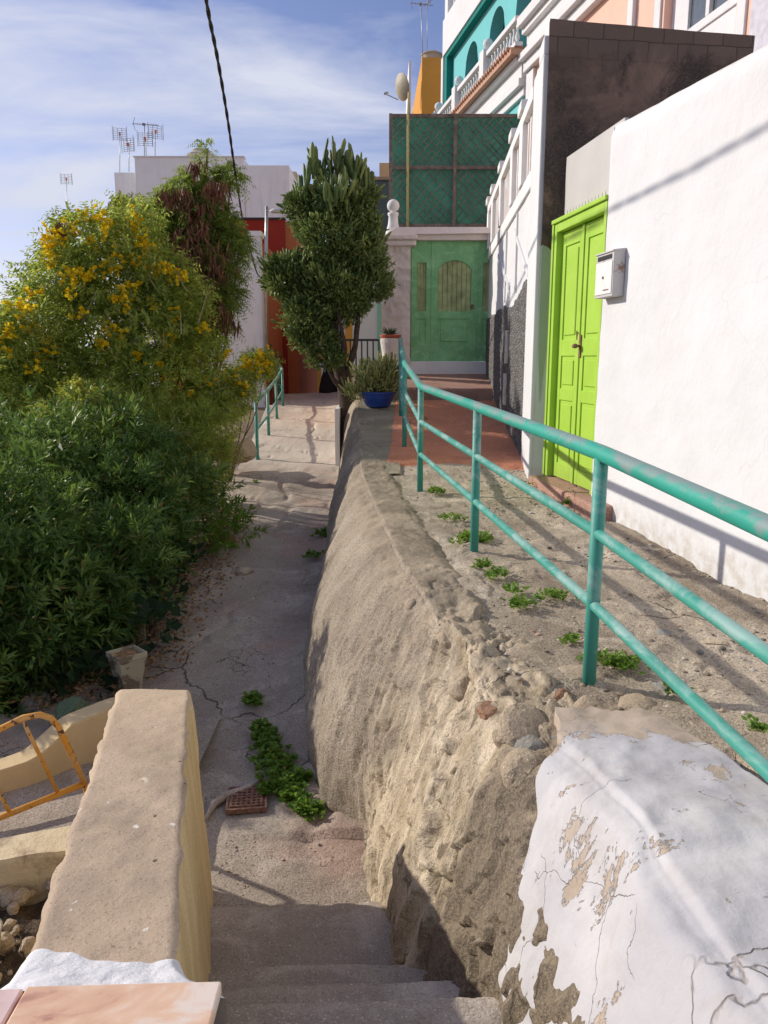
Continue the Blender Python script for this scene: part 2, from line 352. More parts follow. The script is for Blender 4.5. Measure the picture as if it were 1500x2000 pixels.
def mat_cap():                         # beige parapet top with paint splashes
    m = Mat('beige_cement_wall', .9, .2); x, y, z = m.xyz()
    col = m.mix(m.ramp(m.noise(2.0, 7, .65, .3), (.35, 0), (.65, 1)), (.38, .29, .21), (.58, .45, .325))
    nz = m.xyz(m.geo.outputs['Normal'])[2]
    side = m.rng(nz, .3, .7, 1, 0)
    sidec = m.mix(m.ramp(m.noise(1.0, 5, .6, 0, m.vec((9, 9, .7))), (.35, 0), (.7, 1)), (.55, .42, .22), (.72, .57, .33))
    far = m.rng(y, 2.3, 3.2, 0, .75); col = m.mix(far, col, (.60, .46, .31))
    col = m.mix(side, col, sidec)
    spots = m.ramp(m.vor(11, 'F1', rnd=1, warp=.05), (.10, 1), (.125, 0)); sel = m.ramp(m.noise(7, 2, .5), (.57, 0), (.60, 1))
    col = m.mix(m.math('MULTIPLY', spots, sel), col, (.72, .66, .58))
    col = m.mix(m.ramp(m.noise(3.1, 7, .7, 1.2, m.vec((1, 1, 1), loc=(4.2, 1.3, 0))), (.67, 0), (.69, .8)), col, (.72, .62, .48))
    col = m.mix(m.ramp(m.noise(120, 2, .7), (.30, .7), (.42, 0)), col, (.20, .14, .09))
    holes = m.ramp(m.vor(6.5, 'F1', rnd=1), (.03, 1), (.05, 0)); col = m.mix(m.math('MULTIPLY', holes, .8), col, (.08, .05, .03))
    m.bump(m.noise(6, 6, .6), .012, .6); m.bump(m.noise(75, 4, .75), .004, .8); m.bump(m.math('SUBTRACT', 1.0, holes), .004, 1.0)
    return m.color(col)
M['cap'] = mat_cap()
def mat_marble():
    m = Mat('veined_marble_tile', .35, .5)
    w = m.noise(2.3, 6, .6, 2.2, m.vec((1, 2.2, 1), (0, 0, R(35))))
    col = m.ramp(w, (.30, (.45, .22, .16)), (.40, (.70, .43, .28)), (.52, (.78, .52, .35)), (.60, (.80, .68, .58)), (.72, (.70, .46, .32)))
    v = m.ramp(m.noise(1.8, 8, .55, 1.4, m.vec(loc=(2, 0, 0))), (.485, 0), (.5, 1), (.512, 0)); col = m.mix(m.math('MULTIPLY', v, .7), col, (.34, .13, .09))
    m.bump(m.noise(30, 3), .001, .4); return m.color(col)
M['marble'] = mat_marble()
def mat_retaining():                    # pebbly roughcast far away, peeling cream render near
    m = Mat('roughcast_retaining_wall', .95, .15); x, y, z = m.xyz()
    pe = m.noise(85, 3, .85); pe2 = m.vor(60, 'F1')
    rough = m.mix(m.ramp(m.noise(1.6, 6, .6, .4), (.35, 0), (.66, 1)), (.30, .24, .175), (.50, .42, .32))
    rough = m.mix(m.ramp(pe, (.34, .9), (.52, 0)), rough, (.10, .085, .07))
    rough = m.mix(m.ramp(m.noise(130, 2, .7), (.56, 0), (.70, .8)), rough, (.60, .54, .45))
    st = m.vec((9, 7, .55))
    cream = m.mix(m.ramp(m.noise(1.0, 7, .62, .5, st), (.36, 0), (.62, 1)), (.46, .37, .25), (.72, .61, .45))
    cream = m.mix(m.ramp(m.noise(2.6, 6, .72, .8, m.vec((6, 6, 1.3))), (.56, 0), (.62, .85)), cream, (.20, .155, .11))
    cream = m.mix(m.ramp(m.noise(110, 2, .7), (.33, .6), (.46, 0)), cream, (.16, .12, .085))
    wv = m.math('MULTIPLY_ADD', m.noise(1.3, 6, .65, .5), 2.2, y)
    zone = m.rng(wv, 4.35, 4.75, 0, 1)                    # 1 = roughcast (far)
    lowfar = m.rng(z, -2.3, -1.7, .0, 1.0)
    col = m.mix(zone, cream, rough)
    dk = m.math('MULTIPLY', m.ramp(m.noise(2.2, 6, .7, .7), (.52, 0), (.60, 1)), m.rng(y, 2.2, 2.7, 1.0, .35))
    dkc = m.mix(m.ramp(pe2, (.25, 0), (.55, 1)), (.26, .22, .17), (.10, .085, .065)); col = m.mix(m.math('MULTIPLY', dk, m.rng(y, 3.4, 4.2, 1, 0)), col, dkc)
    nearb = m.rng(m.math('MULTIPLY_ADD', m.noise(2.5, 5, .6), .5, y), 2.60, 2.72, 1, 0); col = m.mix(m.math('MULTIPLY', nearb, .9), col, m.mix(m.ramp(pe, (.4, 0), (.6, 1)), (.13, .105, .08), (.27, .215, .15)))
    top = m.rng(m.xyz(m.geo.outputs['Normal'])[2], .55, .9, 0, .7); col = m.mix(top, col, m.mix(m.ramp(m.noise(3, 6, .7), (.4, 0), (.6, 1)), (.25, .20, .14), (.50, .40, .28)))
    cc = cracks(m, 1.9, .014, .45, (.52, .58)); col = m.mix(m.math('MULTIPLY', cc, m.math('MULTIPLY', m.math('SUBTRACT', 1.0, zone), .9)), col, (.05, .04, .03))
    m.bump(m.noise(9, 6, .65), .03, .6); m.bump(m.noise(1.0, 7, .6, .5, st), .03, .6); m.bump(pe, .010, 1.0); return m.color(col)
M['retain'] = mat_retaining()
def mat_lump():                         # whitewashed wall with cracks and flaked patches
    m = Mat('flaking_whitewash', .85, .25); x, y, z = m.xyz()
    col = m.mix(m.ramp(m.noise(1.5, 7, .6, .4), (.35, 0), (.65, 1)), (.42, .41, .425), (.58, .565, .56))
    br = m.noise(1.0, 5, .7, 0, m.vec((3, 26, 26), (0, 0, R(8)))); col = m.mix(m.math('MULTIPLY', m.ramp(br, (.56, 0), (.68, 1)), .35), col, (.45, .44, .46))
    nz = m.xyz(m.geo.outputs['Normal'])[2]
    fl = m.noise(5.2, 8, .72, .5, m.vec((1.3, 1.3, .42), loc=(1.7, .3, .2)))
    edge = m.math('MULTIPLY_ADD', m.rng(m.math('MULTIPLY_ADD', m.noise(4, 5, .7), .35, y), 2.38, 2.50, 0, 1), .4, 0)
    fl2 = m.math('ADD', fl, edge)
    fk = m.ramp(fl2, (.608, 0), (.620, .85)); tan = m.mix(m.noise(30, 4, .7), (.34, .26, .18), (.52, .41, .30)); col = m.mix(fk, col, tan)
    cc = m.math('MAXIMUM', cracks(m, 1.3, .003, .35, (.50, .54)), cracks(m, 3.2, .0045, .3, (.55, .59))); col = m.mix(m.math('MULTIPLY', cc, .65), col, (.20, .16, .13)); dirt = m.ramp(m.noise(2.4, 7, .7, .8, m.vec((1.6, 1.6, .7), loc=(5, 2, 1))), (.50, 0), (.70, .55)); col = m.mix(dirt, col, (.40, .36, .33))
    sp = m.ramp(m.noise(34, 4, .75, .5), (.68, 0), (.72, .7)); col = m.mix(sp, col, (.30, .26, .23))
    m.bump(br, .003, .5); m.bump(m.noise(5, 6, .6), .02, .5); m.bump(m.math('SUBTRACT', 1.0, m.math('MAXIMUM', cc, fk)), .005, .9); m.bump(m.noise(60, 4), .002, .6)
    return m.color(col)
M['lump'] = mat_lump()
def mat_brown():                        # unrendered side wall: concrete blocks on top, dirty render below
    m = Mat('dirty_brown_block_wall', .95, .1); x, y, z = m.xyz()
    cb = m.nt.nodes.new('ShaderNodeCombineXYZ'); m.L(x, cb.inputs[0]); m.L(z, cb.inputs[1])
    wv = m.nt.nodes.new('ShaderNodeVectorMath'); wv.operation = 'MULTIPLY_ADD'
    nn = m.nt.nodes.new('ShaderNodeTexNoise'); nn.inputs['Scale'].default_value = 9; m.L(m.pos, nn.inputs['Vector']); m.L(nn.outputs['Color'], wv.inputs[0]); wv.inputs[1].default_value = (.02, .02, 0); m.L(cb.outputs[0], wv.inputs[2])
    bt = m.nt.nodes.new('ShaderNodeTexBrick'); m.L(wv.outputs[0], bt.inputs['Vector']); bt.inputs['Scale'].default_value = 1; bt.inputs['Brick Width'].default_value = .27; bt.inputs['Row Height'].default_value = .158
    bt.inputs['Mortar Size'].default_value = .006; bt.inputs['Mortar Smooth'].default_value = .3; bt.inputs['Color1'].default_value = (.23, .165, .13, 1); bt.inputs['Color2'].default_value = (.19, .14, .11, 1); bt.inputs['Mortar'].default_value = (.10, .075, .06, 1)
    base = m.mix(m.ramp(m.noise(1.6, 6, .65, .6), (.38, 0), (.62, 1)), (.15, .11, .085), (.33, .22, .165))
    blk = m.rng(m.math('MULTIPLY_ADD', m.noise(2.8, 6, .75, .6), .75, z), 2.86, 3.0, 0, .9)
    col = m.mix(blk, base, bt.outputs['Color'])
    black = m.math('MULTIPLY', m.ramp(m.noise(1.15, 6, .7, .4, m.vec(loc=(.9, 0, .15))), (.46, 0), (.56, 1)), m.math('SUBTRACT', 1.0, blk)); col = m.mix(m.math('MULTIPLY', black, .85), col, m.mix(m.ramp(m.noise(60, 3, .8), (.45, 0), (.7, 1)), (.06, .05, .042), (.17, .135, .11)))
    m.bump(m.noise(50, 4, .8), .012, .8); m.bump(bt.outputs['Fac'], .01, -.6) if False else None
    m.bump(m.noise(6, 5, .7), .03, .6); return m.color(col)
M['brown'] = mat_brown()
def mat_dado():
    m = Mat('pebbledash', .95, .1); v = m.vor(48, 'F1', out='Color'); g = m.noise(60, 3, .8)
    col = m.mix(m.ramp(g, (.38, 0), (.62, 1)), (.035, .033, .032), (.30, .275, .25)); col = m.mix(.35, col, m.ramp(m.math('MULTIPLY', v, 1.0), (.1, .03), (.9, .4)))
    col = m.mix(m.ramp(m.noise(2.2, 5, .7, .5), (.60, 0), (.72, .6)), col, (.48, .45, .43))
    m.bump(m.vor(48, 'F1'), .03, .9); return m.color(col)
M['dado'] = mat_dado()
def mat_net():
    m = Mat('green_shade_cloth', .8, .2); col = m.mix(m.ramp(m.noise(2.5, 6, .65), (.3, 0), (.7, 1)), (.075, .27, .19), (.11, .36, .26)); m.bump(m.noise(8, 5), .02, .5); return m.color(col)
M['net'] = mat_net()
M['lattice'] = simple('grey_wood_lattice', (.16, .17, .14), .9, var=.35, ns=9)
M['latticeframe'] = simple('weathered_frame_wood', (.17, .145, .12), .9, var=.35, ns=9)
def mat_leaf(name, c, c2, rough=.5, spec=.35, trans=.42, tip=None):
    m = Mat(name, rough, spec); r = m.geo.outputs['Random Per Island']
    col = m.mix(m.ramp(r, (0.0, 0), (1.0, 1)), c, c2)
    if tip is not None: col = m.mix(m.math('MULTIPLY', m.ramp(m.noise(2.6, 4, .6), (.50, 0), (.66, 1)), m.ramp(r, (.2, .25), (.8, .9))), col, tip)
    col = m.mix(m.ramp(r, (.970, 0), (.976, .9)), col, (.24, .16, .06)); m.color(col)
    tr = m.nt.nodes.new('ShaderNodeBsdfTranslucent'); m.L(m.mix(.35, col, tuple(min(1, 2.0 * x) for x in (c2[0] * 1.1, c2[1], c2[2] * .6))), tr.inputs[0]); mx = m.nt.nodes.new('ShaderNodeMixShader'); mx.inputs[0].default_value = trans
    m.L(m.b.outputs[0], mx.inputs[1]); m.L(tr.outputs[0], mx.inputs[2]); m.L(mx.outputs[0], m.nt.nodes['Material Output'].inputs[0]); return m.m
M['l_dark'] = mat_leaf('glossy_dark_leaf', (.050, .105, .028), (.14, .24, .055), .5, .38, .32, (.34, .45, .09))
M['l_mid'] = mat_leaf('mid_green_leaf', (.15, .24, .045), (.40, .48, .11), .55, .3, .5, (.56, .56, .13))
M['l_yel'] = mat_leaf('yellow_green_leaf', (.28, .34, .05), (.48, .52, .09), .5, .3, .5)
M['l_fine'] = mat_leaf('feathery_leaf', (.12, .20, .04), (.27, .36, .08), .55, .3, .5, (.36, .44, .09))
M['l_cactus'] = mat_leaf('succulent_green', (.075, .13, .038), (.24, .32, .10), .5, .35, .22, (.34, .40, .12))
M['l_potted'] = mat_leaf('pale_succulent_green', (.26, .29, .09), (.52, .52, .20), .5, .3, .2)
M['l_weed'] = mat_leaf('bright_weed_green', (.09, .19, .025), (.20, .33, .05), .5, .3, .4)
M['l_agave'] = mat_leaf('dark_agave', (.02, .045, .028), (.04, .07, .045), .5)
M['flower'] = mat_leaf('yellow_petal', (.90, .55, .01), (.95, .72, .03), .6, .2, .35)

# ------------------------------------------------------------------ foliage tools
def unit(a): return a / np.maximum(np.linalg.norm(a, axis=-1, keepdims=True), 1e-9)
def rdir(n): return unit(rng.normal(size=(n, 3)))
def leaf_quads(p, d, L, W, fold=.25, wpos=.45):
    n = len(p); d = unit(d); ref = unit(rng.normal(size=(n, 3)) * .6 + np.array([0, 0, 1.0])); s = unit(np.cross(d, ref)); up = np.cross(s, d)
    L = np.broadcast_to(np.asarray(L, float).reshape(-1, 1), (n, 1)); W = np.broadcast_to(np.asarray(W, float).reshape(-1, 1), (n, 1))
    mid = p + d * L * wpos
    V = np.stack([p, mid + s * W * .5 + up * W * fold, p + d * L - up * L * .06, mid - s * W * .5 + up * W * fold], 1).reshape(-1, 3)
    return V, np.arange(4 * n).reshape(n, 4)
def join(parts):
    Vs = []; Fs = []; o = 0
    for V, F in parts: Vs.append(V); Fs.append(F + o); o += len(V)
    return np.concatenate(Vs), np.concatenate(Fs)
def in_clumps(clumps, n, shell=.55, cut=None):
    vol = np.array([c[3] ** 2 for c in clumps]); k = rng.choice(len(clumps), n, p=vol / vol.sum())
    C = np.array([c[:3] for c in clumps])[k]; Rr = np.array([c[3] for c in clumps])[k]; d = rdir(n)
    r = (shell + (1 - shell) * rng.random(n) ** .6) ; lum = .96 + .62 * fbm(d[:, 0] * 1.6 + C[:, 0] * 3, d[:, 1] * 1.6 + C[:, 1] * 3, d[:, 2] * 1.6 + C[:, 2] * 3, 1.5, 3)
    r = r * lum; return C + d * (Rr * r)[:, None] * np.array([1, 1, .9]), d
def shoots(clumps, n, leaves, stem, L, W, up=.7, spread=.9, shell=.5, jitter=.2):
    p, d = in_clumps(clumps, n, shell); sd = unit(d * .8 + np.array([0, 0, up]) + rng.normal(size=(n, 3)) * .35)
    a = rdir(n); s = unit(np.cross(sd, a)); t = np.cross(sd, s)
    out = []; szs = .55 + .75 * rng.random(n)
    for i in range(leaves):
        f = (i + .5) / leaves; ang = i * 2.4 + rng.random(n) * .5
        rad = s * np.cos(ang)[:, None] + t * np.sin(ang)[:, None]
        ld = unit(sd * (.35 + .9 * f) + rad * spread * (1.15 - .5 * f) + np.array([0, 0, -.15 * (1 - f)]) + rng.normal(size=(n, 3)) * jitter)
        sc_ = (1 - .35 * abs(f - .4)) * szs * (.8 + .4 * rng.random(n)); out.append(leaf_quads(p + sd * stem * f, ld, L * sc_, W * sc_))
    return join(out)
def pinnate(clumps, n, pairs, rach, L, W, droop=.25, shell=.45, up=.35):
    p, d = in_clumps(clumps, n, shell); rd = unit(d + np.array([0, 0, up]) + rng.normal(size=(n, 3)) * .5); s = unit(np.cross(rd, rdir(n)))
    R_ = rach * (.7 + .6 * rng.random(n)); out = []
    for i in range(pairs):
        f = (i + 1) / pairs
        c = p + rd * (R_ * f)[:, None] + np.array([0, 0, -1]) * (droop * R_ * f * f)[:, None]
        for sg in (-1, 1):
            ld = unit(s * sg + rd * .45 + np.array([0, 0, -.25]) + rng.normal(size=(n, 3)) * .15)
            k = (1 - .4 * f) * (.8 + .4 * rng.random(n)); out.append(leaf_quads(c, ld, L * k, W * k))
    return join(out)
def PX(lst): return [tuple(P(u, v, Y)) + (r,) for u, v, Y, r in lst]

# ------------------------------------------------------------------ terrain profiles
ip = np.interp
def zp(Y): return ip(Y, [-5, 3, 4, 12.5, 17.3, 21, 23, 27, 36, 60], [-2.5, -2.5, -2.5, -1.59, -1.07, -.97, -1.0, -1.5, -3.2, -6])
def xl(Y): return ip(Y, [-5, 3, 4.4, 5.5, 7.1, 9.5, 12.5, 17, 22, 40], [-6, -6, -2.6, -1.9, -1.85, -2.1, -2.15, -2.45, -2.6, -2.6])
FY = [-3, 1.3, 1.6, 2.0, 2.45, 3.18, 3.65, 3.80, 3.95, 4.7, 5.2, 5.7, 10.7, 12.5, 14.2]
FXv = [.60, .45, .40, .28, .10, -.06, -.15, -.25, -.36, -.50, -.585, -.62, -.62, -.70, -.74]
TY = [-3, 1.14, 1.8, 2.1, 2.35, 2.64, 3.0, 3.41, 4.33, 5.85, 7.5, 9.1, 11, 12.6, 14.2]
TXv = [.68, .665, .64, .60, .53, .43, .33, .25, .09, -.08, -.25, -.33, -.44, -.50, -.55]
def fx(Y): return ip(Y, FY, FXv)
def txe(Y): return ip(Y, TY, TXv)
def zu(Y): return ip(Y, [-3, 2.8, 4.66, 7.0, 8.6, 10.5, 11.45, 20], [-1.26, -1.24, -1.187, -1.13, -.97, -.76, -.64, -.64])
def zf(Y): return ip(Y, [-3, 1.2, 2.5, 3.0, 60], [-1.7, -1.7, -2.4, -2.6, -2.6]) * (Y < 3.0) + (zp(Y) - .1) * (Y >= 3.0)
def railx(Y): return np.where(Y < 8.5, .797 - .1255 * (Y - 2.8), .085)
def wx(Y): return 1.946 - .139 * (Y - 3.72)          # white wall plane
def fac(Y): return 1.4 + .059 * (Y - 7.2)            # facade of the stepped white house
def pk(Y): return 3.08 - .184 * (Y - 7.3)            # pink / turquoise facades

# --- hillside: one sheet out to the horizon
gx = np.unique(np.concatenate([np.linspace(-1800, -60, 14), np.linspace(-60, -12, 25), np.linspace(-12, 12, 121), np.linspace(12, 60, 20), np.linspace(60, 1800, 12)]))
gy = np.unique(np.concatenate([np.linspace(-300, -6, 8), np.linspace(-6, 40, 185), np.linspace(40, 150, 30), np.linspace(150, 3500, 14)]))
GX, GY = np.meshgrid(gx, gy)
base = zp(np.clip(GY, -5, 60)) - .12
dl = np.clip(xl(GY) - .9 - GX, 0, None); Z = base - .5 * np.clip(dl - 1.2, 0, None)
Z = Z - .35 * np.clip(GY - 60, 0, None); Z = np.maximum(Z, -26)
Z = Z + fbm(GX, GY, GX * 0, .6, 5) * .16 * sstep(0, 1.0, dl) - sstep(0, -.4, dl - .001) * 0
Z = np.where((GY < 4.4) & (GX > -6), -2.75, Z)
Z = np.where(GX > .2, Z - .5, Z)
M['hill'] = mat_concrete('dry_hillside', (.30, .235, .165), (.16, .12, .085), (.42, .34, .25), crack=0, aggregate=2)
build('hillside', gridmesh(GX, GY, Z), M['hill'], smooth=True, kind='structure')

# --- lower path
ys = np.concatenate([np.linspace(2.99, 9, 260), np.linspace(9.04, 26, 200), np.linspace(26.2, 40, 30)]); ws = np.linspace(0, 1, 110)
YY, WW = np.meshgrid(ys, ws, indexing='ij'); XL = xl(YY) - .15; XR = np.where(YY < 14, np.interp(YY, FY, FXv) + .25, ip(YY, [14, 17, 22, 40], [-.49, -.95, -1.25, -1.25]))
XX = XL + (XR - XL) * WW; ZZ = zp(YY) + fbm(XX, YY, XX * 0, 1.1, 5) * .055 + fbm(XX, YY, XX * 0, 9, 3) * .006
ZZ += -.03 * sstep(.03, 0, abs(fbm(XX, YY, XX * 0 + 5, .9, 2))) * sstep(3.2, 4, YY)
ZZ += .05 * sstep(.75, 1.0, WW) * (YY > 3.7); ZZ = np.where(YY < 3.3, ZZ * 0 + zp(YY) + (ZZ - zp(YY)) * np.clip((YY - 2.99) / .31, 0, 1), ZZ)
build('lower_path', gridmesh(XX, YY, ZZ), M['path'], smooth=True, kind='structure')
# --- concrete stairs
tz = [-2.35, -2.18, -2.01, -1.84, -1.67, -1.5]; ty = [3.0, 2.45, 2.18, 1.93, 1.65, 1.35]
yy = [3.03]
for i in range(6): e_ = ty[i]; yy += [e_ + .012, e_ + .006, e_, e_ - .006, e_ - .014, e_ - .026] + list(np.linspace(e_ - .04, (ty[i + 1] if i < 5 else -2.5) + .03, 26 if i < 5 else 60))
yy = np.array(sorted(set(yy))); YY, XX = np.meshgrid(yy, np.linspace(-1.0, .9, 220), indexing='ij')
Yn = YY - .03 * XX + fbm(XX, YY * .3, XX * 0, 3, 4) * .022 + fbm(XX, YY * .2, XX * 0, 14, 3) * .006
ZZ = np.full_like(XX, -2.62)
for i in range(6):
    p_ = -2.62 if i == 0 else tz[i - 1]; ZZ = ZZ + (tz[i] - p_) * (sstep(.022, -.004, Yn - ty[i])); ZZ = ZZ - .014 * np.exp(-((Yn - ty[i] + .01) / .022) ** 2)
ZZ = ZZ + fbm(XX, YY, XX * 0, 3, 4) * .012 + fbm(XX, YY, XX * 0, 20, 3) * .0035
build('stairs', gridmesh(XX, YY, ZZ), M['step'], smooth=True, kind='structure')
# --- courtyard floor beyond the left parapet
ys = np.linspace(1.5, 4.9, 80); xs = np.linspace(-6, -1.12, 100); YY, XX = np.meshgrid(ys, xs, indexing='ij')
build('courtyard_floor', gridmesh(XX, YY, -2.40 + fbm(XX, YY, XX * 0, 1.2, 4) * .03), M['path'], smooth=True, kind='structure')

# --- retaining wall: lofted, bulging, roughened
def wallS(YY, WW):                         # WW 0 foot .. 1 top edge .. 1+ over the top
    F, T = fx(YY), txe(YY); z0, z1 = zf(YY), zu(YY)
    w = np.clip(WW, 0, 1); g = w ** 1.9
    X = F + (T - F) * g; Zv = z0 + (z1 - z0) * (1 - (1 - w) ** 1.12)
    o = np.clip(WW - 1, 0, 1); X = X + o * .42; Zv = Zv + .018 - .06 * sstep(.55, 1, o)
    rnd = np.exp(-((WW - 1) / .055) ** 2); Zv -= rnd * .025; X += rnd * .012
    n1 = fbm(X, YY, Zv, 1.3, 4); near = sstep(4.4, 3.3, YY)
    rug = fbm(X * 1.0, YY * 1.3, Zv * (.35 + .5 * WW), 5, 5); fine = fbm(X, YY, Zv, 22, 3)
    amp = .030 + .022 * near
    face = sstep(1.03, .9, WW)
    X = X - face * (n1 * .07 + rug * amp + fine * .006); X = X - face * near * .05 * np.clip(fbm(X * 0, YY, Zv * .25, 7, 3), -.4, 1)
    topn = sstep(.86, 1.0, WW); Zv = Zv + topn * (rug * (.012 + .055 * near) + n1 * .02 + fine * .006)
    lay = sstep(.0, .05, fbm(X * 1.3, YY * 1.3, Zv * .8, 2.4, 5)) + sstep(.08, .12, fbm(X * 1.3 + 9, YY * 1.3, Zv * .8, 3.7, 5)); X = X + face * (near * .8 + .2) * lay * .024; Zv = Zv - topn * lay * .015 * (.3 + near)
    # a broken notch at the ragged edge
    nt_ = np.exp(-((YY - 3.22) / .14) ** 2) * np.exp(-((WW - .93) / .16) ** 2); X = X + nt_ * .09; Zv = Zv - nt_ * .04
    st = np.exp(-((YY - 3.75) / .12) ** 2) * np.exp(-(WW / .18) ** 2); X = X + st * .08
    return X, YY, Zv
ys = np.concatenate([np.linspace(-2, 1.5, 40), np.linspace(1.51, 5.2, 420), np.linspace(5.22, 9, 200), np.linspace(9.05, 14.2, 110)])
wsn = np.concatenate([np.linspace(0, .8, 130), np.linspace(.805, 1.12, 56), np.linspace(1.13, 2.0, 46)])
YY, WW = np.meshgrid(ys, wsn, indexing='ij')
rw = thing('retaining_wall', 'rough grey brown retaining wall between the sunken lane and the railed upper path', 'wall', (0, 6, -2.6))
wo = build('wall_face', gridmesh(*wallS(YY, WW)), M['retain'], rw, smooth=True)
# embedded stones along the worn lip
def rock(mb_, c, r, seed, flat=.6, n=12):
    a = np.linspace(0, 2 * np.pi, n * 2, endpoint=False); b = np.linspace(-np.pi / 2, np.pi / 2, n); A, B = np.meshgrid(a, b)
    x, y, z = np.cos(A) * np.cos(B), np.sin(A) * np.cos(B), np.sin(B)
    # facet: push towards random planes
    rr = np.random.default_rng(seed); d = np.ones_like(x) * 1.0
    for q in range(9):
        v = rr.normal(size=3); v /= np.linalg.norm(v); h = .62 + .3 * rr.random(); t = x * v[0] + y * v[1] + z * v[2]; d = np.where(t > 1e-3, np.minimum(d, h / np.maximum(t, 1e-3)), d)
    d = d * (1 + .10 * fbm(x + seed, y, z, 2.2, 4)); th = rr.random() * 6.28; k = rr.random(3) * .5 + .75
    X, Y, Z_ = x * d * r * k[0], y * d * r * k[1], z * d * r * flat
    X, Y = X * math.cos(th) - Y * math.sin(th), X * math.sin(th) + Y * math.cos(th)
    V = np.stack([X + c[0], Y + c[1], Z_ + c[2]], -1).reshape(-1, 3); m2 = n * 2; fs = []
    for i in range(n - 1):
        for j in range(m2): fs.append((i * m2 + j, i * m2 + (j + 1) % m2, (i + 1) * m2 + (j + 1) % m2, (i + 1) * m2 + j))
    mb_.add(V, fs)
rw2 = None
# --- whitewashed lump of wall beside the stairs (a shell standing proud of the retaining wall)
YY, WW = np.meshgrid(np.linspace(0, 1, 260), np.concatenate([np.linspace(0, .85, 90), np.linspace(.86, 1.15, 50), np.linspace(1.17, 2.0, 50)]), indexing='ij')
yb = ip(WW, [0, .2, .45, .7, .9, 1.0, 1.25, 1.6, 2.0], [1.62, 1.80, 1.95, 2.03, 2.14, 2.28, 2.46, 2.47, 2.38]) + fbm(WW, WW * 0, WW * 0 + 3, 9, 3) * .05
Y = -1.2 + (yb + 1.2) * (1 - (1 - YY) ** 1.8)
F, T = fx(Y) - .02, txe(Y) - .01; w = np.clip(WW, 0, 1)
z1 = zu(Y) + .03 + .09 * np.clip(2.3 - Y, 0, 2.2); z0 = zf(Y)
X = F + (T - F) * w ** 1.15; Z = z0 + (z1 - z0) * (1 - (1 - w) ** 1.05); o = np.clip(WW - 1, 0, 1); X = X + o * .50; Z = Z + .02 * np.sin(o * 3.1)
rd = np.exp(-((WW - 1) / .035) ** 2); Z -= rd * .018; X += rd * .012
X = X - sstep(1.05, .9, WW) * (.045 + fbm(X, Y, Z, 2.0, 4) * .05 + fbm(X, Y, Z, 9, 3) * .006); Z = Z + sstep(.9, 1, WW) * (fbm(X, Y, Z, 2.2, 4) * .05 + fbm(X, Y, Z, 10, 3) * .008 + .02)
e = sstep(.985, 1.0, YY); X = X + e * .07 * sstep(1.1, .9, WW); Z = Z - e * .09 * sstep(.85, 1.0, WW); Z = Z - sstep(.96, 1.0, WW / 2) * .12
build('whitewashed_wall', gridmesh(X, Y, Z), M['lump'], smooth=True, label='thick whitewashed wall lump with cracked flaking paint beside the bottom stairs', cat='wall')

# --- upper path, ledge and red floor
def zup(X, Y):
    r = fbm(X, Y, X * 0, 1.4, 4) * .022 + fbm(X, Y, X * 0, 6, 4) * .020 * sstep(8, 6, Y) + fbm(X, Y, X * 0, 22, 3) * .006
    lay = sstep(.02, .05, fbm(X, Y, X * 0 + 4, 1.7, 5)) + .7 * sstep(.06, .09, fbm(X, Y, X * 0 + 7, 3.1, 5))
    return zu(Y) + r - lay * .011 * sstep(8.5, 6.5, Y)
ys = np.concatenate([np.linspace(-2, 6, 420), np.linspace(6.03, 8.2, 60)]); YY, WW = np.meshgrid(ys, np.linspace(0, 1, 200), indexing='ij')
XL = txe(YY) + .16; XR = np.maximum(wx(YY), 1.4) + .35; XX = XL + (XR - XL) * WW; ZZ = zup(XX, YY) + .0 - .05 * sstep(.06, 0, WW)
ZZ = np.where((YY < 2.3) & (XX < 1.15), ZZ - .04, ZZ)
build('upper_path', gridmesh(XX, YY, ZZ), M['upper'], smooth=True, kind='structure')
YY, WW = np.meshgrid(np.linspace(7.3, 14.2, 160), np.linspace(0, 1, 50), indexing='ij'); XL = txe(YY) + .03; XX = XL + (.16 - XL) * WW
build('ledge', gridmesh(XX, YY, zup(XX, YY) + .022 - .05 * sstep(.06, 0, WW)), M['ledge'], smooth=True, kind='structure')
YY, WW = np.meshgrid(np.linspace(0, 1, 160), np.linspace(0, 1, 110), indexing='ij')
y0 = 7.66 + .12 * np.sin(WW * 5) + fbm(WW, WW * 0, WW * 0, 6, 3) * .12; Y2 = y0 + (11.6 - y0) * YY
xe = ip(Y2, [7.6, 9, 11.6], [.0, .07, .15]) + fbm(Y2 * 0, Y2, Y2 * 0, 4, 3) * .02; XX = xe + (fac(Y2) + .12 - xe) * WW
XX = np.maximum(XX, xe)
ZZ = zup(XX, Y2) + .030 - .03 * sstep(.02, 0, WW) - .03 * sstep(.02, 0, YY) + .012 * np.round(np.clip((Y2 - 8.4) / .5, 0, 6)) * 0
build('red_floor', gridmesh(XX, Y2, ZZ), M['red'], smooth=True, kind='structure')
mb = MB(); mb.hexa([(.12, 11.75, -1.2), (2.0, 11.85, -1.2), (2.0, 13.6, -1.2), (.12, 13.6, -1.2), (.12, 11.75, -.445), (2.0, 11.85, -.445), (2.0, 13.6, -.24), (.12, 13.6, -.24)])
build('red_step', mb, M['redstep'], bevel=.02, seg=2, kind='structure')
from mathutils.bvhtree import BVHTree
def tree_of(names):
    V_, F_ = [], []
    for o in [o for o in COL.objects if o.name in names]:
        mw = o.location + (o.parent.location if o.parent else Vector()); k = len(V_); V_ += [v.co + mw for v in o.data.vertices]; F_ += [[i + k for i in p.vertices] for p in o.data.polygons]
    return BVHTree.FromPolygons(V_, F_)
bvh = tree_of(('wall_face', 'upper_path', 'ledge'))
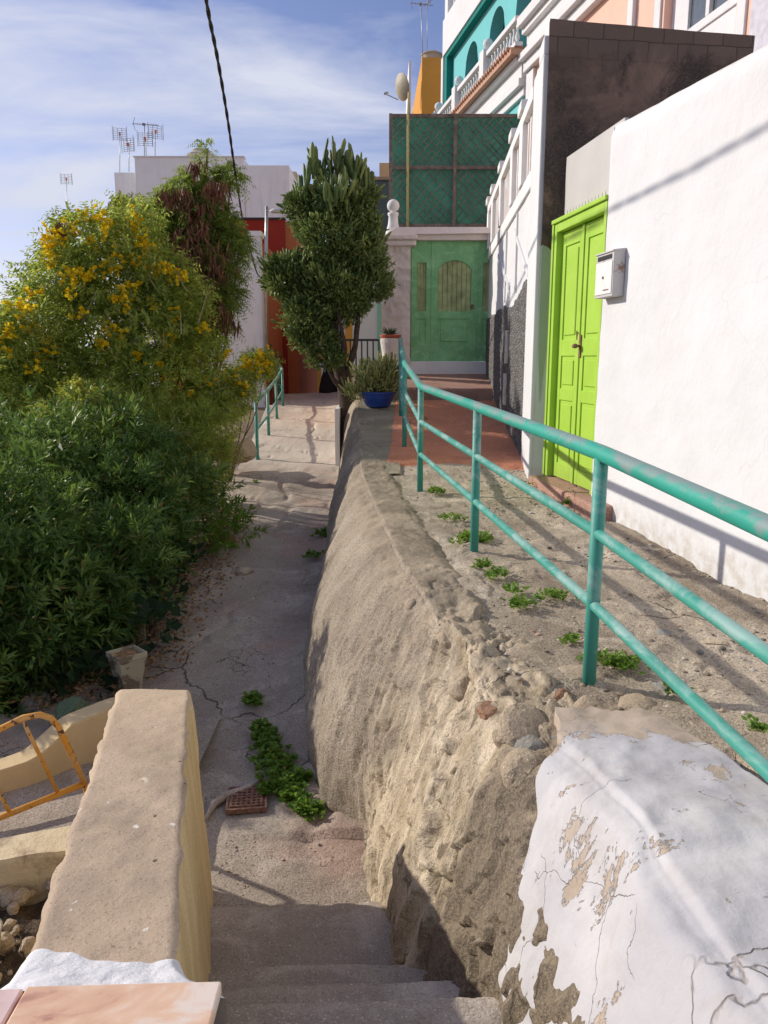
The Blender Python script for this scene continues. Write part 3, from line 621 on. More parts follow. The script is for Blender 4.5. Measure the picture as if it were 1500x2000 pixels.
stones = [(1010, 1325, .085, .40, 'rock'), (962, 1385, .065, .5, 'redrock'), (1090, 1362, .05, .7, 'redrock'), (1040, 1425, .12, .38, 'rock'), (1035, 1462, .075, .5, 'greyrock'), (1015, 1500, .10, .6, 'rock'), (1235, 1372, .10, .45, 'rock'), (1150, 1392, .07, .5, 'rock'),
          (1050, 1285, .17, .20, 'rock'), (1130, 1310, .10, .25, 'rock'), (870, 1250, .06, .6, 'rock'), (848, 1105, .06, .5, 'rock'), (930, 1262, .045, .6, 'rock'), (795, 1180, .05, .6, 'rock'), (1290, 1345, .06, .45, 'greyrock'), (900, 1330, .07, .5, 'rock'), (985, 1440, .06, .6, 'rock'), (1200, 1340, .05, .4, 'rock'), (1080, 1440, .05, .6, 'greyrock'),
          (1330, 1300, .05, .3, 'rock'), (1390, 1250, .06, .25, 'rock'), (1290, 1235, .045, .3, 'greyrock'), (1250, 1180, .04, .3, 'rock'), (1360, 1380, .05, .3, 'rock')]
for i, (u, v, r, fl, mt) in enumerate(stones):
    d_ = P(u, v, 3).normalized(); hp, hn, _, _ = bvh.ray_cast(Vector((0, 0, 0)), d_)
    if hp is None: continue
    if hn.dot(d_) > 0: hn = -hn
    c_ = hp - hn * r * fl * .62; mb = MB(); rock(mb, (0, 0, 0), r, 40 + i, fl)
    q_ = Vector((0, 0, 1)).rotation_difference(hn); mb.v = [tuple(q_ @ Vector(p) + c_) for p in mb.v]
    build('stone', mb, M[mt], rw, smooth=False)

# --- white garden wall on the right
YY, WW = np.meshgrid(np.linspace(-2, 5.95, 160), np.linspace(0, 1, 120), indexing='ij')
top = 1.515 + .066 * (YY - 4.15); 
def wallshell(inset):
    # profile: front foot -> front top -> rounded -> back
    w = WW; zt = top; zb = -1.45
    Zv = np.where(w < .8, zb + (zt - zb) * w / .8, zt); Xv = wx(YY) + 0 * w
    r = np.clip((w - .8) / .2, 0, 1); Xv = Xv + np.where(w >= .8, r * .26, 0); Zv = Zv + np.where(w >= .8, np.sin(r * math.pi) * .02, 0)
    Xv = Xv - (w < .8) * (fbm(Xv, YY, Zv, .9, 4) * .022 + fbm(Xv, YY, Zv, 7, 3) * .003) + .025 * np.exp(-((w - .8) / .012) ** 2); Zv = Zv + fbm(YY, YY * 0, YY * 0, 2, 3) * .012 * (w > .7)
    return Xv, Zv
ww = thing('garden_wall', 'tall smooth white wall rising on the right of the upper path', 'wall', (2.0, 3.5, -1.3))
Xv, Zv = wallshell(0); V, F = gridmesh(Xv, YY, Zv); build('wall_face', (V, F), M['white'], ww, smooth=True)
mb = MB(); zt = 1.515 + .066 * 1.8
mb.hexa([(wx(5.948), 5.938, -1.45), (wx(5.948) + .27, 5.938, -1.45), (wx(5.95) + .27, 5.952, -1.45), (wx(5.95) + .004, 5.952, -1.45), (wx(5.948) + .012, 5.938, zt - .01), (wx(5.948) + .27, 5.938, zt - .01), (wx(5.95) + .27, 5.952, zt - .01), (wx(5.95) + .012, 5.952, zt - .01)])
build('wall_end', mb, M['white'], ww)

# --- railing of the upper path
zr = lambda Y: float(zu(Y))
def rail_run(pts_xy, name, label, group=None, rt=.031, rm=.021, rp=.026, h=.90, hm=.60, hl=.32, tops=None, bases=None, post_at=None, mats=('railtop', 'rail'), low=True):
    root = thing(name, label, 'railing', (pts_xy[0][0], pts_xy[0][1], bases[0]), group)
    T = [Vector((x, y, z)) for (x, y), z in zip(pts_xy, tops)]
    mb = MB(); mb.tube(T, rt, 14); build('handrail', mb, M[mats[0]], root, smooth=True)
    def lower(dh):
        mb = MB(); mb.tube([Vector((x, y, t - dh)) for (x, y), t in zip(pts_xy, tops)], rm, 12); return mb
    build('middle_bar', lower(h - hm), M[mats[1]], root, smooth=True)
    if low: build('lower_bar', lower(h - hl), M[mats[1]], root, smooth=True)
    for (x, y), t, b, k in zip(pts_xy, tops, bases, post_at):
        if k:
            mb = MB(); mb.tube([(x, y, b - .05), (x, y, t - rt * .4)], rp, 14); mb.tube([(x, y, b - .01), (x, y, b + .008)], rp * 1.35, 12); build('post', mb, M[mats[1]], root, smooth=True)
    return root
pts = [(float(railx(y)), y) for y in (-.9, .95, 2.8, 4.66, 6.64, 8.45)]; pts[-1] = (.225, 8.45)
pts += [(.225, 10.3), (.235, 11.3)]
tops = [-.44, -.39, -.34, -.287, -.236, -.08, .10, .26]
bases = [zr(p[1]) - .03 for p in pts]
tops = [-.56, -.45] + tops[2:5] + [-.055, .15, .27]; bases[-1] = -.64
rail_run(pts, 'path_railing', 'long turquoise pipe railing with worn paint along the upper path edge', tops=tops, bases=bases, post_at=[1, 1, 1, 1, 1, 1, 1, 1])
# --- railing of the lower path (left)
lp = [(P(503, 893, 12.5).x, 12.5), (P(525, 850, 14.2).x, 14.2), (P(541, 825, 16.0).x, 16.0), (P(553, 795, 17.4).x, 17.4), (P(546, 780, 19.2).x, 19.2)]
lb = [float(zp(y)) for x, y in lp]; lt = [P(503, 785, 12.5).z, P(525, 763, 14.2).z, P(541, 742, 16).z, P(553, 722, 17.4).z, P(540, 712, 19.2).z]
rail_run(lp, 'path_railing', 'short curved turquoise railing on the left edge of the sunken lane', tops=lt, bases=lb, post_at=[1] * 5, rt=.03, rm=.02, rp=.027, hm=.45, low=False, mats=('rail', 'rail'))

# --- parapet left of the stairs
pa = thing('stair_parapet', 'sloping beige cement parapet with paint splashes left of the stairs', 'wall', (-.85, 2.4, -2.6))
ys = np.linspace(1.36, 3.27, 110); nk = 96
def par(YY, KK):                 # KK 0..1 around: foot left -> top left -> top right -> foot right
    t = (YY - 1.48) / (3.27 - 1.48)
    xl_ = -.80 + (-1.215 + .80) * t; xr = -.463 + (-.878 + .463) * t; zt = -1.322 + (-1.476 + 1.322) * t; zb = -2.62
    K = KK; X = np.where(K < .3, xl_ - .03 * (1 - K / .3), np.where(K < .7, xl_ + (xr - xl_) * (K - .3) / .4, xr + .06 * (K - .7) / .3))
    Zv = np.where(K < .3, zb + (zt - zb) * K / .3, np.where(K < .7, zt, zt + (zb - zt) * (K - .7) / .3))
    c = np.exp(-((K - .3) / .012) ** 2) + np.exp(-((K - .7) / .012) ** 2); Zv = Zv - c * (.010 + .022 * np.clip(fbm(YY, K * 0, K * 0 + 5, 9, 4), 0, 1))
    n = fbm(X, YY, Zv, 3, 4); f = fbm(X, YY, Zv, 16, 3); Zv = Zv + ((K > .28) & (K < .72)) * (n * .012 + f * .004); X = X + ((K <= .3) * -1. + (K >= .7) * 1.) * (n * .012 + f * .003)
    X = X + fbm(YY, K * 0, K * 0 + 2, 13, 4) * .011 * c
    return X, Zv
YY, KK = np.meshgrid(ys, np.unique(np.concatenate([np.linspace(0, 1, nk), [.29, .295, .3, .305, .31, .69, .695, .7, .705, .71]])), indexing='ij')
X, Zv = par(YY, KK); Yb = YY + sstep(3.25, 3.27, YY) * -.0; V, F = gridmesh(X, Yb, Zv)
n0 = X.shape[1]; last = np.arange((len(ys) - 1) * n0, len(ys) * n0); Vl = [tuple(p) for p in V]; Fl = [tuple(map(int, f)) for f in F]
# rounded far end: one shrunken ring then a cap
cx = V[last].mean(0); ring = V[last] * 1.0; ring[:, 1] += .014; ring[:, 0] = cx[0] + (ring[:, 0] - cx[0]) * .95; ring[:, 2] = np.where(ring[:, 2] > -1.6, ring[:, 2] - .012, ring[:, 2])
o = len(Vl); Vl += [tuple(p) for p in ring]; Fl += [(int(last[i]), int(last[i + 1]), o + i + 1, o + i) for i in range(n0 - 1)]; Fl.append(tuple(o + i for i in range(n0 - 1, -1, -1)))
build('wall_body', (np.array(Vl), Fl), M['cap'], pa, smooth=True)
# mortar fillet at its near end
YY, KK = np.meshgrid(np.linspace(0, 1, 26), np.linspace(.12, .86, 90), indexing='ij')
yf = 1.335 + YY * (.175 + .05 * fbm(KK, KK * 0, KK * 0, 8, 3)); X, Zv = par(np.maximum(yf, 1.36), KK)
lift = (1 - YY) ** 1.4 * .045 + .006 - .02 * sstep(.9, 1, YY); cxm = -.60
X = X + np.where(KK < .3, -1, np.where(KK > .7, 1, (KK - .5) * 2.0)) * lift * 1.0; X = X + (KK > .66) * (1 - YY) ** 2 * .06; Zv = Zv + np.where((KK > .28) & (KK < .72), lift + fbm(X, yf, Zv, 14, 3) * .008, 0)
build('mortar_edge', gridmesh(X, yf, Zv), M['mortar'], pa, smooth=True)
# --- tiled pillar in front
tp = thing('tiled_pillar', 'cream pillar topped with veined marble tiles at the bottom left corner', 'pillar', (-.75, .9, -2.4))
mb = MB(); mb.box(-1.45, -.352, -.6, 1.30, -2.7, -1.262); build('pillar_body', mb, M['cream'], tp, bevel=.01)
mb = MB(); mb.hexa([(-.715, -.6, -1.26), (-.33, -.6, -1.26), (-.328, 1.335, -1.26), (-.715, 1.322, -1.26), (-.715, -.6, -1.232), (-.33, -.6, -1.232), (-.328, 1.335, -1.232), (-.715, 1.322, -1.232)]); build('cap_tile', mb, M['marble'], tp, bevel=.004)
mb = MB(); mb.hexa([(-1.47, -.6, -1.26), (-.722, -.6, -1.26), (-.722, 1.320, -1.26), (-1.47, 1.285, -1.26), (-1.47, -.6, -1.235), (-.722, -.6, -1.235), (-.722, 1.320, -1.235), (-1.47, 1.285, -1.235)])
M['marble2'] = simple('pink_marble_tile', (.66, .48, .44), .35, .5, var=.2, ns=7); build('cap_tile', mb, M['marble2'], tp, bevel=.004, label='pinkish marble cap tile')

# ------------------------------------------------------------------ courtyard: curved low wall, barrier, planter with rubble
def strip_wall(pts, thick, name, label, mat, z0, tops, cat='wall', parent=None, n=80):
    pts = np.array(pts, float); t = np.linspace(0, len(pts) - 1, n); X = ip(t, range(len(pts)), pts[:, 0]); Y = ip(t, range(len(pts)), pts[:, 1])
    for _ in range(6): X[1:-1] = (X[:-2] + 2 * X[1:-1] + X[2:]) / 4; Y[1:-1] = (Y[:-2] + 2 * Y[1:-1] + Y[2:]) / 4
    Tp = ip(t, range(len(pts)), tops)
    for _ in range(10): Tp[1:-1] = (Tp[:-2] + 2 * Tp[1:-1] + Tp[2:]) / 4
    dx = np.gradient(X); dy = np.gradient(Y); l = np.hypot(dx, dy); nx, ny = -dy / l, dx / l
    prof = [(0, 0), (0, .3), (0, .6), (0, .9), (0, .97), (.03, 1.0), (.3, 1.003), (.6, 1.003), (.97, 1.0), (1, .97), (1, .9), (1, .5), (1, 0)]
    GX_ = np.stack([X + nx * thick * a for a, b in prof], 1); GY_ = np.stack([Y + ny * thick * a for a, b in prof], 1); GZ_ = np.stack([z0 + (Tp - z0) * b for a, b in prof], 1)
    nn = fbm(GX_, GY_, GZ_, 4, 4) * .012; V, F = gridmesh(GX_ + nn, GY_ + nn, GZ_ + nn); m_ = len(prof)
    F = [tuple(map(int, f)) for f in F] + [tuple(range(m_)), tuple((n - 1) * m_ + i for i in range(m_ - 1, -1, -1))]
    return build(name, (V, F), mat, parent, smooth=False, label=label, cat=cat)
strip_wall([(-1.42, 4.50), (-1.74, 4.44), (-1.95, 4.30), (-2.10, 4.12), (-2.35, 3.98), (-3.6, 3.75)][::-1], -.15, 'low_garden_wall', 'low curving cream wall dipping behind the yellow barrier', M['cream'], -2.55, [-2.02, -2.08, -2.12, -2.24, -2.27, -2.30][::-1])
br = thing('crowd_barrier', 'rusty yellow tubular crowd barrier leaning by the low cream wall', 'barrier', (-1.9, 3.7, -2.4))
tb = [P(-260, 1510, 3.35), P(0, 1424, 3.62), P(45, 1402, 3.66), P(78, 1396, 3.70), P(100, 1403, 3.72), P(114, 1420, 3.73), P(140, 1475, 3.78), P(166, 1530, 3.85)]
mb = MB(); mb.tube(tb, .0165, 12); build('frame', mb, M['yellowpipe'], br, smooth=True)
mb = MB(); mb.tube([P(166, 1530, 3.85), P(0, 1597, 3.62), P(-260, 1700, 3.3)], .0165, 12); build('lower_bar', mb, M['yellowpipe'], br, smooth=True)
for a, b in ((P(44, 1406, 3.66), P(112, 1546, 3.77)), (P(0, 1550, 3.62), P(20, 1590, 3.65)), (P(-40, 1436, 3.6), P(0, 1550, 3.62))):
    mb = MB(); mb.tube([a, b], .010, 10); build('upright_bar', mb, M['yellowpipe'], br, smooth=True)
mb = MB(); mb.tube([P(166, 1530, 3.85), P(166, 1530, 3.85) + Vector((.02, .0, -.16))], .0165, 10); build('foot', mb, M['yellowpipe'], br, smooth=True)
# planter: end wall and the soil it holds
pb = thing('planter_wall', 'stained cream planter wall holding rubble and soil beside the parapet', 'planter', (-1.6, 2.9, -2.5))
strip_wall([(-1.18, 2.98), (-1.45, 2.90), (-1.75, 2.80), (-2.6, 2.55)][::-1], -.16, 'planter_rim', None, plaster('pale_cream_rim', (.70, .58, .38), .1, patch=(.30, .21, .14), pf=(.50, .62), bump=.008), -2.5, [-1.94, -1.95, -1.96, -1.98][::-1], None, pb, 50)  # rim in a paler cream with brown patches
YY, XX = np.meshgrid(np.linspace(1.0, 2.95, 130), np.linspace(-3.0, -.9, 150), indexing='ij')
Zs = -2.12 + fbm(XX, YY, XX * 0, 2.4, 4) * .05 + np.abs(fbm(XX, YY, XX * 0, 9, 4)) * .10 + fbm(XX, YY, XX * 0, 30, 3) * .015 - .08 * (YY - 2)
build('planter_soil', gridmesh(XX, YY, Zs), M['soil'], pb, smooth=False)
mbs = MB()
for i in range(70):
    x, y = random.uniform(-1.75, -1.15), random.uniform(2.1, 2.75); r = random.choice([.012, .018, .025, .04]); rock(mbs, (x, y, -2.09 + .3 * r), r, 200 + i, .8, 7)
o_ = build('rubble', mbs, M['rock'], label='loose rubble and broken stones on the planter soil', kind='stuff')
mb = MB(); p0 = P(12, 1840, 2.35); mb.lathe(p0 + Vector((-.10, 0, -.06)), [(.07, 0), (.075, .08), (.085, .10), (.075, .10), (.06, .09)], 18)
build('clay_pot', mb, M['pot_old'], smooth=True, label='small pale pot half hidden at the left margin on the soil', cat='pot')

# loose gravel on the worn surfaces (nobody could count it)
def gravel(name, label, xs_, ys_, zs_, r0, r1, mat):
    n = len(xs_); t = (1 + 5 ** .5) / 2; ico = unit(np.array([(-1, t, 0), (1, t, 0), (-1, -t, 0), (1, -t, 0), (0, -1, t), (0, 1, t), (0, -1, -t), (0, 1, -t), (t, 0, -1), (t, 0, 1), (-t, 0, -1), (-t, 0, 1)], float))
    tri = np.array([(0, 11, 5), (0, 5, 1), (0, 1, 7), (0, 7, 10), (0, 10, 11), (1, 5, 9), (5, 11, 4), (11, 10, 2), (10, 7, 6), (7, 1, 8), (3, 9, 4), (3, 4, 2), (3, 2, 6), (3, 6, 8), (3, 8, 9), (4, 9, 5), (2, 4, 11), (6, 2, 10), (8, 6, 7), (9, 8, 1)])
    rr = r0 + (r1 - r0) * rng.random(n) ** 4; V = ico[None] * (.75 + .5 * rng.random((n, 12, 1))) * (rr[:, None] * (np.array([1, 1, .55]) * (.7 + .6 * rng.random((n, 3)))).T).T[:, None, :] if False else ico[None] * (.75 + .5 * rng.random((n, 12, 1))) * (rr[:, None] * np.array([1, 1, .55])[None] * (.7 + .6 * rng.random((n, 3))))[:, None, :]
    V = V + np.stack([xs_, ys_, zs_], 1)[:, None, :]; F = (np.arange(n) * 12)[:, None, None] + tri[None]
    return build(name, (V.reshape(-1, 3), F.reshape(-1, 3)), mat, label=label, kind='stuff')
def mat_gravel():
    m = Mat('mixed_gravel', .95, .2); q = m.geo.outputs['Random Per Island']
    return m.color(m.ramp(q, (0, (.10, .09, .08)), (.3, (.34, .27, .19)), (.55, (.50, .41, .30)), (.75, (.22, .21, .20)), (.9, (.60, .53, .44)), (1, (.38, .20, .12))))
M['gravel'] = mat_gravel()
n_ = 5200; gy_ = rng.uniform(1.6, 7.6, n_) ** 1.0; q_ = rng.random(n_); gx_ = txe(gy_) + .1 + (wx(gy_) - txe(gy_) - .12) * np.where(rng.random(n_) < .45, 1 - q_ ** 2.2 * .35, q_)
k_ = fbm(gx_, gy_, gx_ * 0, 1.9, 3) > -.12; gx_, gy_ = gx_[k_], gy_[k_]
gravel('path_gravel', 'loose gravel and small stones scattered on the upper path', gx_, gy_, zup(gx_, gy_) + .001, .0025, .018, M['gravel'])
n_ = 1500; gy_ = rng.uniform(3.05, 9, n_); gx_ = xl(gy_) + (np.interp(gy_, FY, FXv) + .05 - xl(gy_)) * rng.random(n_); gx_ = np.where(gy_ < 4.2, np.maximum(gx_, -.85 + .2 * rng.random(n_)), gx_)
gravel('lane_grit', 'scattered grit and small stones on the sunken lane', gx_, gy_, zp(gy_) + fbm(gx_, gy_, gx_ * 0, 1.1, 5) * .055 + .002, .002, .010, M['gravel'])

# drain cover, crack ridge
dc = thing('drain_cover', 'square rusty perforated drain cover set in the lane floor', 'drain cover', P(483, 1572, 4.05))
c = P(483, 1573, 4.02); mb = MB(); Mx = Matrix.Translation((c.x, c.y, -2.487)) @ Matrix.Rotation(R(7), 4, 'Z')
mb.box(-.102, .102, -.108, .108, -.02, .004, Mx)
for i in range(7):
    mb.box(-.092, .092, -.094 + i * .0285, -.094 + i * .0285 + .012, .004, .013, Mx); mb.box(-.092 + i * .0285, -.08 + i * .0285, -.096, .096, .004, .011, Mx)
build('grate', mb, M['iron'], dc, bevel=.002)
mb = MB(); mb.box(-.115, -.103, -.12, .12, -.02, .008, Mx); mb.box(.103, .115, -.12, .12, -.02, .008, Mx); mb.box(-.103, .103, .109, .12, -.02, .008, Mx); mb.box(-.103, .103, -.12, -.109, -.02, .008, Mx); build('frame', mb, M['iron'], dc)
mb = MB(); pr = [P(u, v, -2.49 / ((-sT + (1000 - v) / FPX * cT) / (cT + (1000 - v) / FPX * sT))) for u, v in ((400, 1600), (418, 1570), (440, 1555), (470, 1545), (500, 1532), (512, 1515))]
mb.tube(pr, [.01, .022, .026, .024, .02, .008], 9); build('cement_ridge', mb, M['step'], smooth=True, kind='structure')

# ------------------------------------------------------------------ lime green door
rwx = lambda y, d=0: wx(y) + d
DY0, DY1 = 5.96, 7.06; DZ0, DZ1 = -1.06, 1.14
ld = thing('double_door', 'bright lime green panelled double door set into the white wall', 'door', (wx(6.5), 6.5, -1.1))
ang = math.atan(.139)
def DM(y): return Matrix.Translation((wx(y), y, 0)) @ Matrix.Rotation(ang, 4, 'Z')
D = DM(DY0)               # local: x into the wall, y along it
ln = (DY1 - DY0) / math.cos(ang)
mb = MB(); mb.box(.0, .12, ln - .085, ln, DZ0, DZ1, D); mb.box(.0, .12, .0, .05, DZ0, DZ1, D); mb.box(.0, .12, .05, ln - .085, DZ1 - .075, DZ1, D); mb.box(-.02, .10, -.005, ln + .01, DZ1, DZ1 + .035, D)
mb.box(-.012, .0, ln - .03, ln + .01, DZ0, DZ1, D)
build('door_frame', mb, M['lime'], ld, bevel=.006)
wleaf = (ln - .135) / 2
for k in range(2):
    y0 = .052 + k * (wleaf + .004); y1 = y0 + wleaf - .004; lf = MB(); xf = .055
    lf.box(xf + .012, xf + .045, y0, y1, DZ0 + .01, DZ1 - .08, D)
    st = .085; rails = [DZ0 + .01, DZ0 + .14, DZ0 + .70, DZ0 + .80, DZ0 + 1.08, DZ0 + 1.22, DZ1 - .20, DZ1 - .08]
    lf.box(xf, xf + .012, y0, y0 + st, DZ0 + .01, DZ1 - .08, D); lf.box(xf, xf + .012, y1 - st, y1, DZ0 + .01, DZ1 - .08, D)
    for a, b in zip(rails[0::2], rails[1::2]): lf.box(xf, xf + .012, y0 + st, y1 - st, a, b, D)
    leaf = build('door_leaf', lf, M['lime'], ld, bevel=.004)
    for a, b in zip(rails[1::2][:3], rails[2::2]):
        pm = MB(); pm.box(xf + .002, xf + .013, y0 + st + .035, y1 - st - .035, a + .035, b - .035, D); build('panel', pm, M['lime'], leaf, bevel=.008, seg=1)
    if k == 0:
        hm = MB(); zc = DZ0 + 1.16; hm.box(xf - .012, xf, y1 - .05, y1 - .015, zc - .09, zc + .09, D); hm.lathe(D @ Vector((xf - .05, y1 - .032, zc)), [(.0, -.02), (.02, -.015), (.026, 0), (.02, .015), (0, .02)], 12); hm.tube([D @ Vector((xf, y1 - .032, zc)), D @ Vector((xf - .045, y1 - .032, zc))], .009, 8)
        hm.tube([D @ Vector((xf - .01, y1 - .01, zc + .1)), D @ Vector((xf - .02, y1 + .02, zc + .12)), D @ Vector((xf - .01, y1 + .03, zc + .05))], .006, 6)
        build('door_handle', hm, M['iron'], leaf, smooth=False)
mb = MB(); mb.box(xf - .012, xf, .052 + wleaf - .022, .052 + wleaf + .02, DZ0 + .01, DZ1 - .08, D); build('cover_strip', mb, M['lime'], ld, bevel=.004)
mb = MB()
for i in range(17):
    y = .04 + i * (ln - .08) / 16; mb.tube([D @ Vector((.03, y, DZ1 + .03)), D @ Vector((.03, y, DZ1 + .085))], [.004, .0008], 5)
build('spike_row', mb, M['iron'], ld)
mb = MB(); mb.box(.10, .13, -.0, ln + .03, DZ1 + .034, 1.70, D); mb.box(.0, .13, -.06, -.002, DZ1 - .1, 1.64, D) if False else None
build('overdoor_panel', mb, M['steelpanel'], label='grey sheet metal panel closing the gap over the lime green door', cat='panel')
mb = MB(); mb.box(-.14, .14, -.42, ln + .02, -1.4, DZ0 - .004, D); build('door_step', mb, M['redstep'], bevel=.02, label='low brown cement step below the lime green door', cat='step')
# far reveal: lower neighbour corner, partly pale green, and dirty block wall above
bw = thing('block_wall', 'tall dark brown unrendered block wall above the lime green door', 'wall', (2.2, 7.4, -1.2))
def BWp(x): return 7.20 + .139 * (x - 1.4)
YYg, XXg = np.meshgrid(np.linspace(0, 1, 120), np.linspace(1.4, 3.25, 90), indexing='ij'); 
jag = .97 + fbm(XXg, XXg * 0, XXg * 0, 14, 3) * .06; topb = 2.81 - .02 * (XXg - 1.4); Zg = jag + (topb - jag) * YYg
Yg = BWp(XXg) - .035 + fbm(XXg, Zg, Zg * 0, 3, 4) * .012 + .03 * np.exp(-((YYg) / .02) ** 2)
build('side_face', gridmesh(XXg, Yg, Zg), M['brown'], bw, smooth=True)
mb = MB(); mb.hexa([(1.403, 7.2, -1.4), (3.25, BWp(3.25), -1.4), (3.25, BWp(3.25) + .2, -1.4), (1.403, 7.4, -1.4), (1.403, 7.2, 2.80), (3.25, BWp(3.25), 2.765), (3.25, BWp(3.25) + .2, 2.775), (1.403, 7.4, 2.80)]); build('wall_core', mb, M['white'], bw)
mb = MB(); mb.add([(1.418, 7.188, .99), (1.49, 7.198, .99), (1.495, 7.199, .2), (1.455, 7.194, -.35), (1.42, 7.188, .1)], [(0, 1, 2, 3, 4)])
mb.f = []; mb.v = []; mb.prism([(1.418, 7.192, .985), (1.49, 7.202, .985), (1.495, 7.203, .2), (1.452, 7.197, -.40), (1.42, 7.192, .1)], 0, (0, .006, 0))
build('paint_patch', mb, plaster('pale_green_patch', (.42, .52, .34), .1), bw)

# mailbox
mx_ = thing('mailbox', 'small white metal mailbox with a rusty edge mounted on the white wall', 'mailbox', tuple(P(1190, 580, 5.7)))
yA = 5.60; Bm = Matrix.Translation((wx(yA), yA, 0)) @ Matrix.Rotation(ang, 4, 'Z'); zb, zt_ = P(1197, 578, 5.6).z, P(1197, 487, 5.6).z + .0
mb = MB(); mb.box(-.085, .0, .0, .30, zb, zt_, Bm); mb.prism([Bm @ Vector(q) for q in ((-.095, -.004, zt_), (.0, -.004, zt_ + .012), (.0, -.004, zt_ - .012), (-.095, -.004, zt_ - .012))], 0, Bm.to_3x3() @ Vector((0, .308, 0)))
build('mailbox_body', mb, plaster('worn_mailbox_metal', (.56, .54, .53), .14, patch=(.34, .22, .15), pf=(.60, .63), bump=.001), mx_, bevel=.004)
mb = MB(); mb.box(-.0915, -.0855, .012, .288, zb + .02, zt_ - .07, Bm); fr = build('front_flap', mb, simple('white_enamel', (.80, .79, .78), .35, .5, var=.03), mx_, bevel=.003)
mb = MB(); mb.box(-.0885, -.0845, .03, .27, zt_ - .055, zt_ - .025, Bm); build('letter_slot', mb, M['black'], mx_)
mb = MB(); mb.lathe(Bm @ Vector((-.092, .15, (zb + zt_) / 2 - .02)), [(.0, -.008), (.009, -.008), (.009, .008), (0, .008)], 10); mb.box(-.0945, -.091, .05, .14, zb + .045, zb + .052, Bm); build('lock', mb, M['iron'], fr)

# ------------------------------------------------------------------ stepped white house (right of the gate)
hf = thing('stepped_house', 'white house front with pebbledash base and pink balustrade panels beside the red floor', 'house', (1.6, 10, -1.2))
nd = Vector((.059, 1, 0)).normalized()
Fm = Matrix.Translation((1.4, 7.2, 0)) @ Matrix(((nd.y, nd.x, 0, 0), (-nd.x, nd.y, 0, 0), (0, 0, 1, 0), (0, 0, 0, 1)))   # local x into the house, y along
Lf = 6.4
YYg, ZZg = np.meshgrid(np.linspace(0, Lf, 150), np.linspace(-1.5, 1.62, 130), indexing='ij'); dz = fbm(YYg, ZZg, YYg * 0, 1.2, 4) * .012
W3 = np.stack([dz, YYg, ZZg], -1).reshape(-1, 3); V = np.array([tuple(Fm @ Vector(p)) for p in W3]); _, F = gridmesh(YYg, YYg, ZZg)
build('front_wall', (V, F), M['white'], hf, smooth=True)
mb = MB(); mb.box(.021, .3, .10, Lf, -1.5, 1.62, Fm); build('wall_core', mb, M['white'], hf)
# corner pilaster and parapet
mb = MB(); mb.box(-.035, .02, .004, .62, -1.45, 2.55, Fm); mb.box(-.035, .02, .004, .30, 2.551, 2.70, Fm); build('corner_pilaster', mb, M['white'], hf, bevel=.012)
posts_ = [(1.35, 1.62), (2.35, 2.6), (3.85, 4.10), (5.25, 5.5), (6.15, 6.4)]
mb = MB(); mb.box(-.03, .22, .62, Lf, 1.62, 1.78, Fm); mb.box(-.045, .24, .62, Lf, 2.38, 2.50, Fm); build('parapet_coping', mb, M['white2'], hf, bevel=.012)
for a, b in posts_:
    mb = MB(); mb.box(-.05, .20, a, b, 1.781, 2.379, Fm); mb.box(-.075, .24, a - .03, b + .03, 2.501, 2.60, Fm); build('parapet_post', mb, M['white2'], hf, bevel=.01)
for (a, b) in [(.63, 1.35), (1.63, 2.35), (2.61, 3.85), (4.11, 5.25), (5.51, 6.15)]:
    mb = MB(); mb.box(.03, .12, a, b, 1.781, 2.379, Fm); n_ = max(2, int((b - a) / .16))
    for i in range(n_): yy = a + (i + .5) * (b - a) / n_; mb.box(.0, .03, yy - .035, yy + .035, 1.80, 2.36, Fm)
    build('balustrade_panel', mb, M['pinkwhite'], hf, bevel=.01)
# raised sloping mouldings on the white wall
def strip(a, b, w=.03, t=.02):
    a, b = Vector(a), Vector(b); d = (b - a).normalized(); n = Vector((-d.y, d.x)); mbx = MB(); pts = []
    for q, s_ in ((a, 1), (b, 1), (b, -1), (a, -1)): pts.append(Fm @ Vector((-t, q.x + n.x * w * s_, q.y + n.y * w * s_)))
    mbx.prism(pts, 0, Fm.to_3x3() @ Vector((t + .02, 0, 0))); return mbx
for a, b in (((.75, .82), (2.2, 1.45)), ((2.6, .85), (4.4, 1.45)), ((3.2, .72), (3.2, 1.6)), ((1.95, .75), (1.95, 1.6))):
    build('moulding', strip(a, b), M['white'], hf)
# pebbledash dado with a ragged edge
YYg, WWg = np.meshgrid(np.linspace(.66, Lf, 240), np.linspace(0, 1, 90), indexing='ij')
tp_ = ip(YYg, [.66, .9, 1.3, 2.2, 3.2, 6.4], [.76, .80, .74, .60, .68, .66]) + fbm(YYg, YYg * 0, YYg * 0, 9, 4) * .06; Zg = -1.35 + (tp_ + 1.35) * WWg
xo = -.014 - .012 * (fbm(YYg, Zg, YYg * 0, 40, 3) + .5) + .04 * sstep(.985, 1, WWg) + .04 * sstep(.67 + .03 * 1, .655, YYg)
V = np.array([tuple(Fm @ Vector(p)) for p in np.stack([xo, YYg + fbm(Zg, Zg * 0, Zg * 0, 6, 3) * .04 * sstep(.9, .66, YYg), Zg], -1).reshape(-1, 3)]); build('pebbledash_base', (V, F if False else gridmesh(YYg, YYg, Zg)[1]), M['dado'], hf, smooth=True)
for (va, vb, yq) in ((645, 710, 2.42), (730, 792, 2.50)):
    mb = MB(); mb.box(-.045, -.0, yq, yq + .22, P(995, vb, 9.65).z, P(995, va, 9.65).z, Fm); bx = build('meter_box', mb, M['meter'], hf, bevel=.006)
    mb = MB(); zz = (P(995, vb, 9.65).z + P(995, va, 9.65).z) / 2; mb.box(-.049, -.044, yq + .04, yq + .18, zz + .02, zz + .14, Fm); build('meter_window', mb, M['shutter'], bx)

